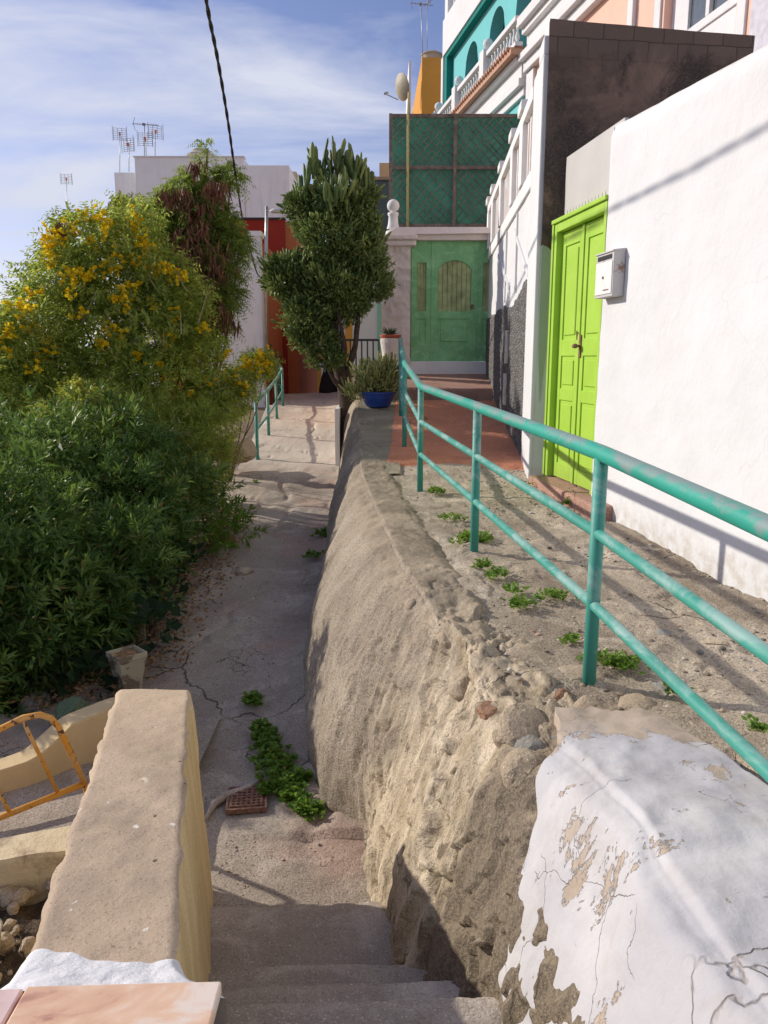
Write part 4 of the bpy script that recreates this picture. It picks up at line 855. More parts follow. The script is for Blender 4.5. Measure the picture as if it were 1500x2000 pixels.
# ------------------------------------------------------------------ green gate with pillar, beam and ball finial
G = 13.5; gx0, gx1 = P(800, 600, G).x, 1.95; gz1 = P(800, 471, G).z; gz0 = P(850, 708, G).z
gt = thing('wooden_gate', 'faded green three leaf wooden gate with slatted windows at the top of the red steps', 'gate', ((gx0 + gx1) / 2, G, gz0))
xs_ = [gx0 + .02, P(844, 600, G).x, P(930, 600, G).x, gx1]
for i in range(3):
    a, b = xs_[i] + .004, xs_[i + 1] - .004; lf = MB(); H = gz1 - gz0; z0 = gz0 + .02
    wz0, wz1 = (P(0, 608, G).z, P(0, 508 if i == 1 else 513, G).z); ins = .13 if i != 1 else .09
    ins2 = ins if b - a > .6 else .10
    A, B = a + ins2, min(b - ins2, b - .09)
    if i == 2: B = b - .1
    # frame built from stiles and rails round the slatted opening
    lf.box(a, A, G, G + .05, z0, gz1, None); lf.box(B, b, G, G + .05, z0, gz1); lf.box(A, B, G, G + .05, z0, z0 + .28); lf.box(A, B, G, G + .05, wz0 - .12, wz0); lf.box(A, B, G + .02, G + .05, z0 + .28, wz0 - .12)
    if i == 1:
        n_ = 12; arc = [(A + (B - A) * k / n_, wz1 - .16 + .16 * math.sin(math.pi * (k + .0) / n_) ** .6 if 0 < k < n_ else wz1 - .16) for k in range(n_ + 1)]
        for k in range(n_):
            (p, q), (r, s_) = arc[k], arc[k + 1]; lf.hexa([(p, G, q), (r, G, s_), (r, G + .05, s_), (p, G + .05, q), (p, G, gz1), (r, G, gz1), (r, G + .05, gz1), (p, G + .05, gz1)])
    else: lf.box(A, B, G, G + .05, wz1, gz1)
    leaf = build('gate_leaf', lf, M['gategreen'], gt)
    pm = MB(); pm.box(A + .05, B - .05, G + .005, G + .025, z0 + .33, wz0 - .17); build('panel', pm, M['gategreen'], leaf, bevel=.012, seg=1)
    sl = MB(); n_ = 7 if i == 1 else 3
    for k in range(n_): w_ = (B - A) / n_; sl.box(A + k * w_ + .006, A + (k + 1) * w_ - .006, G + .03, G + .045, wz0, wz1)
    sl.box(A, B, G + .046, G + .055, wz0, wz1); build('slats', sl, M['gateslat'], leaf)
    if i < 2: pm = MB(); pm.box(b - .02, b + .02, G - .012, G - .001, z0, gz1); build('cover_strip', pm, M['gategreen'], leaf, bevel=.004)
mb = MB(); mb.box(P(922, 0, G).x * 0 + P(922, 600, G).x - .02, P(922, 600, G).x + .02, G - .03, G, P(0, 603, G).z, P(0, 595, G).z); build('lock', mb, M['iron'], gt)
gp = thing('gate_surround', 'pinkish rendered gate pillar and flat beam framing the green gate', 'gateway', (0.2, G, -.8))
YYg, ZZg = np.meshgrid(np.linspace(P(745, 600, G).x, gx0 + .01, 50), np.linspace(-.8, gz1 - .02, 160), indexing='ij'); Yg = G - .14 + np.abs(fbm(YYg, ZZg, ZZg * 0, 5, 2)) * .06
build('pillar_face', gridmesh(YYg, Yg, ZZg), M['pinkstone'], gp, smooth=True)
mb = MB(); mb.box(P(745, 600, G).x, gx0, G - .09, G + .35, -.9, gz1 - .01); build('pillar', mb, M['pinkstone'], gp, bevel=.01)
xa, xb = P(738, 480, G).x, P(812, 480, G).x; mb = MB(); z1 = P(0, 466, G).z; mb.box(xa, xb, G - .22, G + .38, z1 - .14, z1 - .05); mb.box(xa - .05, xb + .02, G - .26, G + .40, z1 - .05, z1 + .03); build('capital', mb, M['pinkstone'], gp, bevel=.02)
mb = MB(); bz = P(0, 446, G).z; mb.box(xb + .021, 2.2, G - .12, G + .3, gz1 + .001, z1 + .06); mb.hexa([(xa + .12, G - .2, z1 + .031), (2.2, G - .2, z1 + .061), (2.2, G + .35, z1 + .061), (xa + .12, G + .35, z1 + .031), (xa + .3, G - .14, bz), (2.2, G - .14, bz), (2.2, G + .3, bz), (xa + .3, G + .3, bz)]); build('beam', mb, M['pinkstone'], gp, bevel=.012)
mb = MB(); mb.box(.12, 2.0, G - .1, G + .2, -.6, gz0 + .018); build('threshold', mb, M['white2'], gp, bevel=.01)
fz0 = P(0, 462, G).z; cxf = P(768, 430, G).x; rb = (P(780, 400, G).x - P(756, 400, G).x) / 2; zb_ = P(0, 402, G).z
mb = MB(); mb.lathe((cxf, G, 0), [(.13, fz0), (.125, fz0 + .06), (.085, fz0 + .2), (.075, zb_ - rb - .06), (.09, zb_ - rb - .045), (.09, zb_ - rb - .01)], 24)
mb.lathe((cxf, G, zb_), [(rb * math.sin(math.pi * k / 14) + (.001), -rb * math.cos(math.pi * k / 14)) for k in range(15)], 24)
build('ball_finial', mb, M['white2'], smooth=True, label='round white ball finial standing on the gate pillar', cat='finial')

# shade screen above the gate
S = 14.6; sx0, sx1, szt, szb = P(762, 300, S).x, P(1010, 300, S).x + .3, P(762, 227, S).z, P(762, 442, S).z
ns_ = thing('shade_screen', 'tall green shade cloth screen with diagonal lattice above the green gate', 'screen', ((sx0 + sx1) / 2, S, szb))
Xg, Zg = np.meshgrid(np.linspace(sx0, sx1, 90), np.linspace(szb, szt, 70), indexing='ij'); build('cloth', gridmesh(Xg, S + .06 + fbm(Xg, Xg * 0, Zg, 1.4, 4) * .05, Zg), M['net'], ns_, smooth=True)
mb = MB(); W_ = sx1 - sx0; H_ = szt - szb
def clipseg(p, d):
    t0, t1 = -99, 99
    for k, (lo, hi) in enumerate(((sx0, sx1), (szb, szt))):
        a, b = (lo - p[k]) / d[k], (hi - p[k]) / d[k]; t0 = max(t0, min(a, b)); t1 = min(t1, max(a, b))
    return (t0, t1) if t1 > t0 + .05 else None
for sgn, yo in ((1, -.004), (-1, .018)):
    k = -H_ - .3
    while k < W_ + H_ + .3:
        jit = random.uniform(-.02, .02); c_ = clipseg((sx0 + k + jit, szb if sgn > 0 else szt), (.72, sgn * .72 + random.uniform(-.02, .02)))
        if c_ and random.random() > .08:
            t0, t1 = c_; p0 = (sx0 + k + jit + .72 * t0, (szb if sgn > 0 else szt) + sgn * .72 * t0); p1 = (sx0 + k + jit + .72 * t1, (szb if sgn > 0 else szt) + sgn * .72 * t1)
            mb.tube([(p0[0], S + yo, p0[1]), ((p0[0] + p1[0]) / 2 + random.uniform(-.01, .01), S + yo, (p0[1] + p1[1]) / 2), (p1[0], S + yo, p1[1])], .0085, 5)
        k += .145
build('lattice', mb, M['lattice'], ns_)
mid = P(0, 328, S).z; mxx = P(888, 300, S).x
for (a, b, c_, d_) in ((sx0 - .02, sx1, szt - .03, szt + .03), (sx0 - .02, sx1, mid - .03, mid + .03), (sx0 - .02, sx1, szb - .02, szb + .04)):
    mb = MB(); mb.box(a, b, S - .04, S - .015, c_, d_); build('frame_bar', mb, M['latticeframe'], ns_, bevel=.004)
for a in (sx0 - .02, mxx - .03): mb = MB(); mb.box(a, a + .06, S - .066, S - .041, szb - .02, szt + .03); build('frame_bar', mb, M['latticeframe'], ns_, bevel=.004)
mb = MB(); px_ = P(797, 300, S - .1).x; mb.tube([(px_, S - .12, szb - .25), (px_ - .005, S - .12, szt + .02), (px_ + .01, S - .11, szt + .35)], .022, 10); build('pole', mb, simple('pale_yellow_pole', (.46, .40, .18), .6), smooth=True, label='thin yellowish pole standing in front of the green shade screen', cat='pole')

# ------------------------------------------------------------------ pink house (upper right)
Pm_ = Vector((-.184, 1, 0)).normalized(); ap = math.atan2(.184, 1)
KH = 1.16
Pk = Matrix.Translation((float(pk(7.3)) * KH, 7.3 * KH, 0)) @ Matrix.Rotation(ap, 4, 'Z') @ Matrix.Scale(KH, 4)      # local x into the house, y along
cs = math.cos(ap); L_ = lambda Y: (Y - 7.3) / cs
ph = thing('pink_house', 'pale pink upper house front with white mouldings and balcony door above the brown wall', 'house', (3, 9, 0))
def pbox(mb, x0, x1, Y0, Y1, z0, z1): mb.box(x0, x1, L_(Y0), L_(Y1), z0, z1, Pk)
mb = MB(); wy0, wy1, wz = 7.40, 8.62, 4.7
pbox(mb, 0, .3, 8.62, 12.4, .5, 7.5); pbox(mb, 0, .3, 6.6, 7.40, .5, 7.5); pbox(mb, 0, .3, wy0, wy1, 4.7, 7.5); pbox(mb, 0, .3, wy0, wy1, .5, 2.6); build('front_wall', mb, M['pink'], ph)
for ya, yb2 in ((8.66, 8.78), (7.24, 7.36)):
    mb = MB(); pbox(mb, -.025, .0, ya, yb2, 2.3, 4.9); build('window_trim', mb, M['white'], ph, bevel=.005)
wd = MB(); pbox(wd, .10, .14, wy0 + .02, wy1 - .02, 2.6, 3.08); pbox(wd, .09, .16, wy0 + .0, wy0 + .09, 2.6, 4.7); pbox(wd, .09, .16, wy1 - .30, wy1, 2.6, 4.7); pbox(wd, .08, .17, wy0 + .09, wy1 - .3, 3.081, 3.16); pbox(wd, .08, .17, 7.95, 8.01, 3.161, 4.7)
wo_ = build('balcony_door', wd, M['white'], ph, bevel=.006)
mb = MB(); pbox(mb, .12, .13, wy0 + .09, 7.95, 3.161, 4.7); pbox(mb, .12, .13, 8.01, wy1 - .3, 3.161, 4.7); build('pane', mb, M['glass'], wo_)
mb = MB(); pbox(mb, .0, .012, 9.15, 9.18, 2.4, 3.9); build('wall_joint', mb, M['white2'], ph)
for (a, b, z0, z1, m_) in ((-.10, 0, 4.12, 4.26, 'white'), (-.18, 0, 4.262, 4.36, 'white'), (-.06, 0, 4.362, 4.62, 'white'), (-.14, 0, 4.622, 4.70, 'white2'), (-.22, 0, 4.702, 4.84, 'white')):
    mb = MB(); pbox(mb, a, b, 8.8, 12.38, z0, z1); build('cornice', mb, M[m_], ph, bevel=.01)
for ya, yb2 in ((9.2, 9.32), (12.1, 12.38)):
    mb = MB(); pbox(mb, -.05, 0, ya, yb2, 2.2, 4.11); build('wall_trim', mb, M['white'], ph, bevel=.01)
# grey-lavender house at the far right
mb = MB(); mb.box(-.05, 3, L_(4.2), L_(7.12), .5, 7.5, Pk); build('lavender_house', mb, M['shutter'], label='grey lavender house wall at the top right corner beyond the white wall', cat='house')

# ------------------------------------------------------------------ turquoise house
th = thing('turquoise_house', 'turquoise house with white balustrades and arched openings high above the lane', 'house', (1.8, 15, 0))
E0, E1 = 12.42, 17.35
mb = MB(); pass; 
arch_c = [(13.0, .42), (14.35, .42), (15.8, .42)]
def wall_with_arches():
    mbx = MB(); ys_ = []; z0, z1 = 4.5, 6.05; cur = E0
    for c_, hw in arch_c:
        pbox(mbx, .13, .35, cur, c_ - hw, z0, z1); n_ = 12
        for k in range(n_):
            a, b = c_ - hw + 2 * hw * k / n_, c_ - hw + 2 * hw * (k + 1) / n_; za = lambda t: 5.35 + .45 * math.sqrt(max(0, 1 - ((t - c_) / hw) ** 2))
            q = [Pk @ Vector((.13, L_(a), za(a))), Pk @ Vector((.35, L_(a), za(a))), Pk @ Vector((.35, L_(b), za(b))), Pk @ Vector((.13, L_(b), za(b))), Pk @ Vector((.13, L_(a), z1)), Pk @ Vector((.35, L_(a), z1)), Pk @ Vector((.35, L_(b), z1)), Pk @ Vector((.13, L_(b), z1))]
            mbx.hexa(q)
        cur = c_ + hw
    pbox(mbx, .13, .35, cur, E1, z0, z1); return mbx
build('loggia_wall', wall_with_arches(), M['teal_l'], th)
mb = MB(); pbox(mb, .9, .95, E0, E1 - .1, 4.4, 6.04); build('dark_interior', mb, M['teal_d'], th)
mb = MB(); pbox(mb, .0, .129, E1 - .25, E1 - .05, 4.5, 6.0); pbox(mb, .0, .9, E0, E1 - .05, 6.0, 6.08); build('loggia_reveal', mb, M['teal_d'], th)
mb = MB(); pbox(mb, -.03, .3, E0, E1, 6.081, 6.75); pbox(mb, -.03, .9, E1 - .049, E1 + .1, -1, 6.08); build('upper_slab', mb, M['white'], th, bevel=.01)
mb = MB(); pbox(mb, .0, .5, E0, E1 - .05, 1.8, 3.85); build('lower_wall', mb, M['teal_l'], th)
for (a, z0, z1, m_) in ((-.06, 3.85, 3.97, 'white'), (-.14, 3.972, 4.08, 'white'), (-.10, 4.082, 4.30, 'white'), (-.20, 4.302, 4.36, 'white')):
    mb = MB(); pbox(mb, a, .4, E0 + .02, E1 - .06, z0, z1); build('cornice', mb, M[m_], th, bevel=.008)
mb = MB(); pbox(mb, -.30, .4, E0 - .05, E1 - .06, 4.362, 4.44)
n_ = 42
for k in range(n_): y = E0 + (E1 - E0 - .1) * (k + .5) / n_; mb.tube([Pk @ Vector((-.34, L_(y), 4.455)), Pk @ Vector((-.02, L_(y), 4.49))], .035, 8)
build('tile_edge', mb, M['tile_orange'], th)
def balustrade(xo, Y0, Y1, z0, z1, name, n_, pposts):
    mb = MB(); pbox(mb, xo - .06, xo + .08, Y0, Y1, z1 - .07, z1); pbox(mb, xo - .05, xo + .07, Y0, Y1, z0, z0 + .06); b_ = build(name, mb, M['white'], th, bevel=.006)
    mb = MB()
    for k in range(n_):
        y = Y0 + (Y1 - Y0) * (k + .5) / n_; h = z1 - z0 - .13; mb.lathe(Pk @ Vector((xo + .01, L_(y), z0 + .06)), [(.032, 0), (.02, .08 * h), (.042, .3 * h), (.036, .45 * h), (.016, .72 * h), (.03, .92 * h), (.034, h)], 8)
    build('balusters', mb, M['white'], b_, smooth=True)
    for y in pposts:
        mb = MB(); mb.box(xo - .10, xo + .12, L_(y) - .11, L_(y) + .11, z0, z1 + .05, Pk); c_ = Pk @ Vector((xo + .01, L_(y), z1 + .05)); mb.lathe(c_, [(.05, 0), (.045, .05)] + [(.095 * math.sin(math.pi * k / 10) + .001, .13 - .095 * math.cos(math.pi * k / 10)) for k in range(1, 11)], 14); build('balustrade_post', mb, M['white'], b_)
balustrade(-.17, E0, E1 - .1, 4.50, 4.90, 'balcony_balustrade', 34, (13.9, 15.6, 17.1))
balustrade(.10, E0, E1, 6.75, 7.35, 'roof_balustrade', 30, (17.2,))

# ------------------------------------------------------------------ orange tower house, tank, dish, antennas
oh = thing('orange_house', 'ochre orange house tower behind the green screen with a round tank on its roof', 'house', (1.3, 20, 0))
Yo = 20.8; oz = P(840, 112, Yo).z; a0, a1 = P(824, 150, Yo).x, P(866, 150, Yo).x + .3
mb = MB(); mb.hexa([(a0, Yo, 0), (a1, Yo, 0), (a1, Yo + 6, 0), (a0 - .12, Yo + 6, 0), (a0, Yo, oz), (a1, Yo, oz), (a1, Yo + 6, oz), (a0 - .12, Yo + 6, oz)]); build('tower_wall', mb, M['orange'], oh)
mb = MB(); b0 = P(803, 150, 25).x; mb.box(b0, a0 - .2, 25, 28, 0, P(803, 118, 25).z); build('rear_wall', mb, M['facade_grey'], oh)
tk = MB(); tc_ = P(843, 100, Yo + .8); rr_ = .26; tk.lathe((tc_.x, Yo + .8, oz), [(rr_, 0), (rr_, .30), (rr_ + .02, .31), (rr_ + .02, .34), (rr_ * .6, .40), (.05, .42)], 24); build('water_tank', tk, M['tank'], smooth=False, label='round fibre cement water tank on the orange tower roof', cat='water tank')
def antenna(name, label, base, top, kind, s=1.0, yaw=0, group=None, tint='antenna'):
    root = thing(name, label, 'antenna', base, group); b, t = Vector(base), Vector(top)
    mb = MB(); mb.tube([b, t], .022 * s, 8); build('mast', mb, M['galv'], root, smooth=True)
    Mr = Matrix.Translation(t) @ Matrix.Rotation(yaw, 4, 'Z'); e = MB()
    if kind == 'yagi':
        e.tube([(-.55 * s, 0, 0), (.65 * s, 0, 0)], .014 * s, 6, M=Mr)
        for k in range(9): x = -.45 * s + k * .125 * s; e.tube([(x, -.16 * s, 0), (x, .16 * s, 0)], .008 * s, 5, M=Mr)
        for z_ in (-.14, .14): e.tube([(-.5 * s, 0, 0), (-.42 * s, 0, z_ * 2 * s)], .012 * s, 5, M=Mr)
        e.box(-.1 * s, .04 * s, -.04 * s, .04 * s, -.05 * s, .05 * s, Mr)
    else:   # grid panel with dipoles
        for z_ in np.linspace(-.32, .32, 7): e.tube([(-.36 * s, 0, z_ * s), (.36 * s, 0, z_ * s)], .010 * s, 5, M=Mr)
        for x_ in (-.36, -.12, .12, .36): e.tube([(x_ * s, 0, -.34 * s), (x_ * s, 0, .34 * s)], .012 * s, 5, M=Mr)
        for x_ in (-.4, .4): e.tube([(x_ * s, -.12 * s, -.42 * s), (x_ * s, -.12 * s, .42 * s)], .014 * s, 5, M=Mr)
    build('aerial', e, M['antenna'], root)
    if kind == 'grid': mb = MB(); mb.box(-.05 * s, .05 * s, -.16 * s, -.02 * s, -.08 * s, .08 * s, Mr); build('feed_box', mb, M['orangeplastic'], root)
    return root
A_ = 27.0
for (u, vt, vb, kd, lb_, yw, s_) in ((234, 262, 345, 'grid', 'tall grid aerial on the narrow left wing of the big white house', .3, .55), (252, 283, 336, 'grid', 'lower grid aerial second from the left on the white house roof', -.4, .6), (282, 243, 310, 'yagi', 'yagi aerial on the white house roof with a stacked grid below', .2, .7), (284, 272, 310, 'grid', 'grid aerial mounted low on the mast beside the yagi aerial', .1, .6), (303, 258, 310, 'grid', 'rightmost grid aerial on the big white house roof', .5, .6)):
    antenna('roof_antenna', lb_, P(u + (2 if u == 284 else 0), vb, A_), P(u, vt, A_), kd, s_ * 1.0, yw)
antenna('roof_antenna', 'lone grid aerial rising beyond the yellow flowering shrub at far left', P(131, 470, 30), P(130, 350, 30), 'grid', .5, .2)
antenna('roof_antenna', 'orange tipped yagi aerial on the orange tower roof', P(826, 112, Yo + .5), P(822, 8, Yo + .5), 'yagi', .5, .25)
antenna('roof_antenna', 'second yagi aerial beside the water tank on the orange tower', P(834, 112, Yo + 1), P(835, 5, Yo + 1), 'yagi', .35, 2.0)
sd_ = thing('satellite_dish', 'beige satellite dish seen edge on beside the orange tower', 'satellite dish', P(797, 190, 21.2))
c = P(786, 170, 21.2); rd_ = .32; Dm = Matrix.Translation(c) @ Matrix.Rotation(R(-62), 4, 'Z') @ Matrix.Rotation(R(-75), 4, 'X')
mb = MB(); V_ = []; n_ = 28
prof = [(rd_ * k / 8, .10 * (k / 8) ** 2) for k in range(9)]
vs = [Dm @ Vector((r * math.cos(2 * math.pi * j / n_), r * math.sin(2 * math.pi * j / n_), z - .10)) for r, z in prof[1:] for j in range(n_)]; vs2 = [v + (Dm.to_3x3() @ Vector((0, 0, -.012))) for v in vs]
fs = [(i * n_ + j, i * n_ + (j + 1) % n_, (i + 1) * n_ + (j + 1) % n_, (i + 1) * n_ + j) for i in range(7) for j in range(n_)] + [tuple(range(n_))]; mb.add(vs, fs); mb.add(vs2, fs)
build('dish', mb, M['dish'], sd_, smooth=True)
mb = MB(); mb.tube([P(752, 183, 21.2), P(778, 195, 21.2)], .012, 6); mb.tube([P(752, 183, 18.4), P(757, 181, 21.2)], .028, 8); build('feed_arm', mb, M['galv'], sd_)
mb = MB(); mb.tube([P(790, 172, 21.2), P(796, 182, 21.2), P(799, 200, 21.2), P(799, 225, 21.2)], .02, 8); build('mount', mb, M['black'], sd_)

# dark grey house and others behind the cactus
mb = MB(); Y = 16.2; mb.box(P(700, 400, Y).x, P(758, 400, Y).x + .4, Y, Y + .3, -1, P(730, 352, Y).z); gh = thing('grey_house', 'dark grey rendered wall between the cactus tree and the green screen', 'wall', (0, 16, -1)); build('wall', mb, M['bluegrey'], gh)
mb = MB(); mb.box(P(695, 400, Y).x, P(758, 400, Y).x + .4, Y - .05, Y + .35, P(730, 352, Y).z + .001, P(730, 346, Y).z); build('coping', mb, M['tile_orange'], gh)
mb = MB(); Y = 22; mb.box(P(741, 330, Y).x, P(760, 330, Y).x, Y, Y + 3, -1, P(748, 318, Y).z); build('distant_house', mb, M['beige_rail'], label='sliver of beige house top left of the green screen', cat='house')
# white house behind the pot and railing
wh = thing('lane_house', 'small white house with ochre corner behind the black railing and cactus', 'house', (-.4, 16, -1))
Y = 15.2; x0, x1 = P(688, 640, Y).x, P(746, 640, Y).x; zt2 = P(700, 520, Y).z
mb = MB(); mb.box(x0, x1 - .09, Y, Y + 10, -1.5, zt2); build('wall', mb, M['white2'], wh)
mb = MB(); mb.box(x0 - .14, x0 - .001, Y - .02, Y + 10, -1.8, zt2 + .3); build('corner_panel', mb, M['orange'], wh)
mb = MB(); mb.box(x1 - .089, x1 + .03, Y - .03, Y + .3, -1.5, zt2 - .2); build('edge_trim', mb, M['mint'], wh)
br_ = thing('iron_railing', 'black iron railing between the cactus trunk and the gate pillar', 'railing', (-.3, 13.9, -.6))
Y = 13.9; x0, x1 = P(684, 680, Y).x, P(740, 680, Y).x; zt3, zb3 = P(0, 664, Y).z, P(0, 735, Y).z
mb = MB(); mb.tube([(x0 - .3, Y, zt3), (x1, Y, zt3)], .02, 8); mb.tube([(x0 - .3, Y, zb3), (x1, Y, zb3)], .014, 8); build('top_bar', mb, M['black'], br_)
for k in range(6): x = x0 + (x1 - x0) * k / 5; mb = MB(); mb.tube([(x, Y, zb3 - .2), (x, Y, zt3)], .014, 8); build('baluster', mb, M['black'], br_)
mb = MB(); mb.box(-.75, .1, 13.7, 15.2, -1.6, -.66); build('terrace', mb, M['ledge'], kind='structure')

# ------------------------------------------------------------------ houses on the left and at the end of the lane
def hbox(mb, u0, u1, Y, vt, depth, zb=-6, dx=0.0, vref=600):
    x0, x1 = P(u0, vref, Y).x, P(u1, vref, Y).x; z = P(u0, vt, Y).z
    mb.hexa([(x0, Y, zb), (x1, Y, zb), (x1 + dx, Y + depth, zb), (x0 + dx, Y + depth, zb), (x0, Y, z), (x1, Y, z), (x1 + dx, Y + depth, z), (x0 + dx, Y + depth, z)]); return x0, x1, z
bh = thing('white_block_house', 'large pale white flat roofed house block behind the trees with roof antennas', 'house', (-5.5, 26, -6))
A = 26
def fbox(mb, u0, u1, v, vt, Y, d, zb=-6):
    x0, x1 = P(u0, v, Y).x, P(u1, v, Y).x; mb.box(x0, x1, Y, Y + d, zb, P(u0, vt, Y).z)
mb = MB(); fbox(mb, 268, 478, 400, 307, A, 9); build('main_wall', mb, M['facade_grey'], bh)
mb = MB(); fbox(mb, 479, 566, 400, 323, A + .05, 9); build('side_block', mb, M['facade_grey'], bh)
mb = MB(); fbox(mb, 227, 267.5, 400, 337, A + .8, 6); build('left_wing', mb, M['facade_grey'], bh)
mb = MB(); x0, x1 = P(268, 400, A).x, P(478, 400, A).x; mb.box(x0 - .04, x1 + .04, A - .04, A + .3, P(300, 307, A).z + .002, P(300, 305, A).z); build('roof_edge', mb, M['facade'], bh)
for vv, dd in ((470, .0), (560, .0)):
    pass
mb = MB(); c_ = P(393, 307, A + 2); mb.lathe((c_.x, A + 2, c_.z), [(.5, 0), (.5, .05), (.32, .14), (.30, .22), (0.05, .24)], 18); build('roof_tank_lid', mb, M['tank'], bh)
mb = MB(); fbox(mb, 566.5, 580, 400, 335, A + 3, 6); build('beige_house', mb, M['beige_rail'], label='narrow sunlit beige house edge just left of the cactus tree crown', cat='house')
rh = thing('red_house', 'dark red upper storey between the white house block and the street lamp', 'house', (-3.3, 22, -2))
R_ = 22; mb = MB(); x1r = P(556, 470, R_).x; mb.box(P(420, 470, R_).x, x1r, R_, R_ + .2, -1.5, P(500, 429, R_).z); build('front_wall', mb, M['crimson'], rh)
mb = MB(); mb.box(P(420, 470, R_).x - .03, x1r + .03, R_ - .03, R_ + .23, P(500, 429, R_).z + .001, P(500, 425, R_).z); build('roof_edge', mb, M['black'], rh)
mb = MB(); mb.box(x1r + .002, x1r + .3, R_ + .05, R_ + 6, -1.5, P(560, 432, R_).z); build('side_wall', mb, M['burnt'], rh)
oh2 = thing('lane_side_house', 'white gabled house with burnt orange side wall along the lane beyond the left railing', 'house', (-3.5, 19, -1.5))
Lh = 18.6; xs1 = P(512, 600, Lh).x; zt4 = P(505, 462, Lh).z
mb = MB(); mb.box(P(380, 600, Lh).x, xs1, Lh, Lh + .3, -2.6, zt4); build('gable_wall', mb, M['facade_grey'], oh2)
mb = MB(); mb.box(xs1 - .28, xs1 + .03, Lh - .03, Lh + .4, zt4 + .001, zt4 + .12); build('coping', mb, M['white2'], oh2)
mb = MB(); mb.box(xs1 - 2.5, xs1 + .02, Lh + .301, 22.0, -2.4, zt4 - .1); 
build('side_wall', mb, M['burnt'], oh2)
for (y0, y1, z0, z1) in ((19.4, 19.7, -.9, .35), (20.3, 20.6, -.9, .2), (21.2, 21.5, -.9, .1)):
    mb = MB(); mb.box(xs1 + .021, xs1 + .05, y0, y1, z0, z1); build('shutter', mb, M['stemred'], oh2)
lw = thing('lane_terrace_house', 'weathered white terrace house on the left where the lane drops away', 'house', (-3, 25, -3))
mb = MB(); mb.box(-5.2, xs1 + .05, 22.01, 25.5, -4, 2.2); build('near_wall', mb, M['white2'], lw)
mb = MB(); mb.box(-5.2, xs1 + .15, 25.51, 31, -5, 1.6); build('far_wall', mb, M['facade'], lw)
for (y0, y1, z0, z1, dxx) in ((22.8, 23.5, -1.2, .6, .05), (24.3, 24.9, -1.2, .5, .05), (26.3, 27.1, -2, .4, .15), (28.3, 29.0, -2, .3, .15)):
    mb = MB(); mb.box(xs1 + dxx + .001, xs1 + dxx + .04, y0, y1, z0, z1); build('door', mb, M['stemred'] if y0 > 26 else M['shutter'], lw)
eh = thing('end_house', 'white house with an orange door closing the far end of the lane', 'house', (-2, 33, -4))
Ye = 31.5; mb = MB(); mb.box(-6, 2, Ye, Ye + 3, -5, 3.2); build('front_wall', mb, M['facade'], eh)
xd0, xd1 = P(614, 740, Ye).x, P(628, 740, Ye).x; mb = MB(); mb.box(xd0, xd1, Ye - .04, Ye - .002, -4, P(0, 716, Ye).z); build('door', mb, M['orange'], eh)
xw0, xw1 = P(598, 740, Ye).x, P(612, 740, Ye).x; mb = MB(); mb.box(xw0, xw1, Ye - .03, Ye - .002, -4, P(0, 708, Ye).z); build('door_frame', mb, M['white'], eh)
# covered scooter shape near the crest
cp = P(645, 768, 22.5); mb = MB(); mb.lathe((cp.x, 22.5, cp.z - .1), [(.34, 0), (.32, .25), (.25, .55), (.16, .85), (.10, 1.05), (.04, 1.1)], 16, 1.0, 1.6)
build('covered_scooter', mb, M['person_dark'], smooth=True, label='dark cloth covered bulk standing at the crest beside the cactus trunk', cat='scooter')
# white post at the foot of the cactus
mb = MB(); p_ = P(658, 880, 12.0); mb.box(p_.x - .02, p_.x + .05, 11.9, 13.4, -1.9, P(658, 790, 13.0).z); build('white_board', mb, M['white2'], label='narrow white board standing at the lane edge beside the cactus trunk', cat='board')
# street lamp
sl_ = thing('street_lamp', 'grey street lamp with flat head beside the dark red wall', 'street lamp', P(521, 700, 18.4))
mb = MB(); mb.tube([P(520, 720, 18.5), P(520, 470, 18.5), P(521, 403, 18.5)], [.05, .04, .035], 10); build('pole', mb, M['galv'], sl_, smooth=True)
mb = MB(); mb.tube([P(521, 411, 18.5), P(535, 412, 18.4)], .022, 8); build('arm', mb, M['galv'], sl_, smooth=True)
hc = P(548, 412, 18.4); mb = MB(); V0 = []
mb.lathe((0, 0, 0), [(.02, -.05), (.09, -.04), (.11, 0), (.08, .045), (.02, .06)], 14, 2.4, 1.0); mb.v = [tuple(Vector(v) + hc) for v in mb.v]; build('lamp_head', mb, simple('lamp_housing', (.50, .48, .46), .5), sl_, smooth=True)
# overhead cable: two twisted strands
def cat(pts, n=260):
    pts = [Vector(p) for p in pts]; out = []; m_ = len(pts)
    for i in range(n):
        t = i / (n - 1) * (m_ - 1); k = min(int(t), m_ - 2); f = t - k
        p0, p1, p2, p3 = pts[max(k - 1, 0)], pts[k], pts[k + 1], pts[min(k + 2, m_ - 1)]
        out.append(.5 * ((2 * p1) + (p2 - p0) * f + (2 * p0 - 5 * p1 + 4 * p2 - p3) * f * f + (-p0 + 3 * p1 - 3 * p2 + p3) * f ** 3))
    return out
cb_ = cat([P(378, -260, 5.0), P(385, -170, 5.4), P(403, 0, 6.5), P(425, 115, 7.6), P(445, 235, 9.2), P(459, 335, 11.4), P(473, 425, 14.2)])
mb = MB()
for ph_ in (0, math.pi): mb.tube([p + Vector((math.cos(i * .30 + ph_) * .006, 0, math.sin(i * .30 + ph_) * .006)) for i, p in enumerate(cb_)], .0118, 8)
build('overhead_cable', mb, M['cable'], smooth=True, label='black twisted overhead cable sagging across the sky from the top edge', cat='cable')
mb = MB(); mb.tube(cat([P(473, 425, 14.2), P(492, 500, 15.5), P(503, 535, 16), P(514, 545, 18.5)], 40), .014, 6); build('house_cable', mb, M['cable'], smooth=True, label='thinner drooping cable running on to the lane side house', cat='cable')

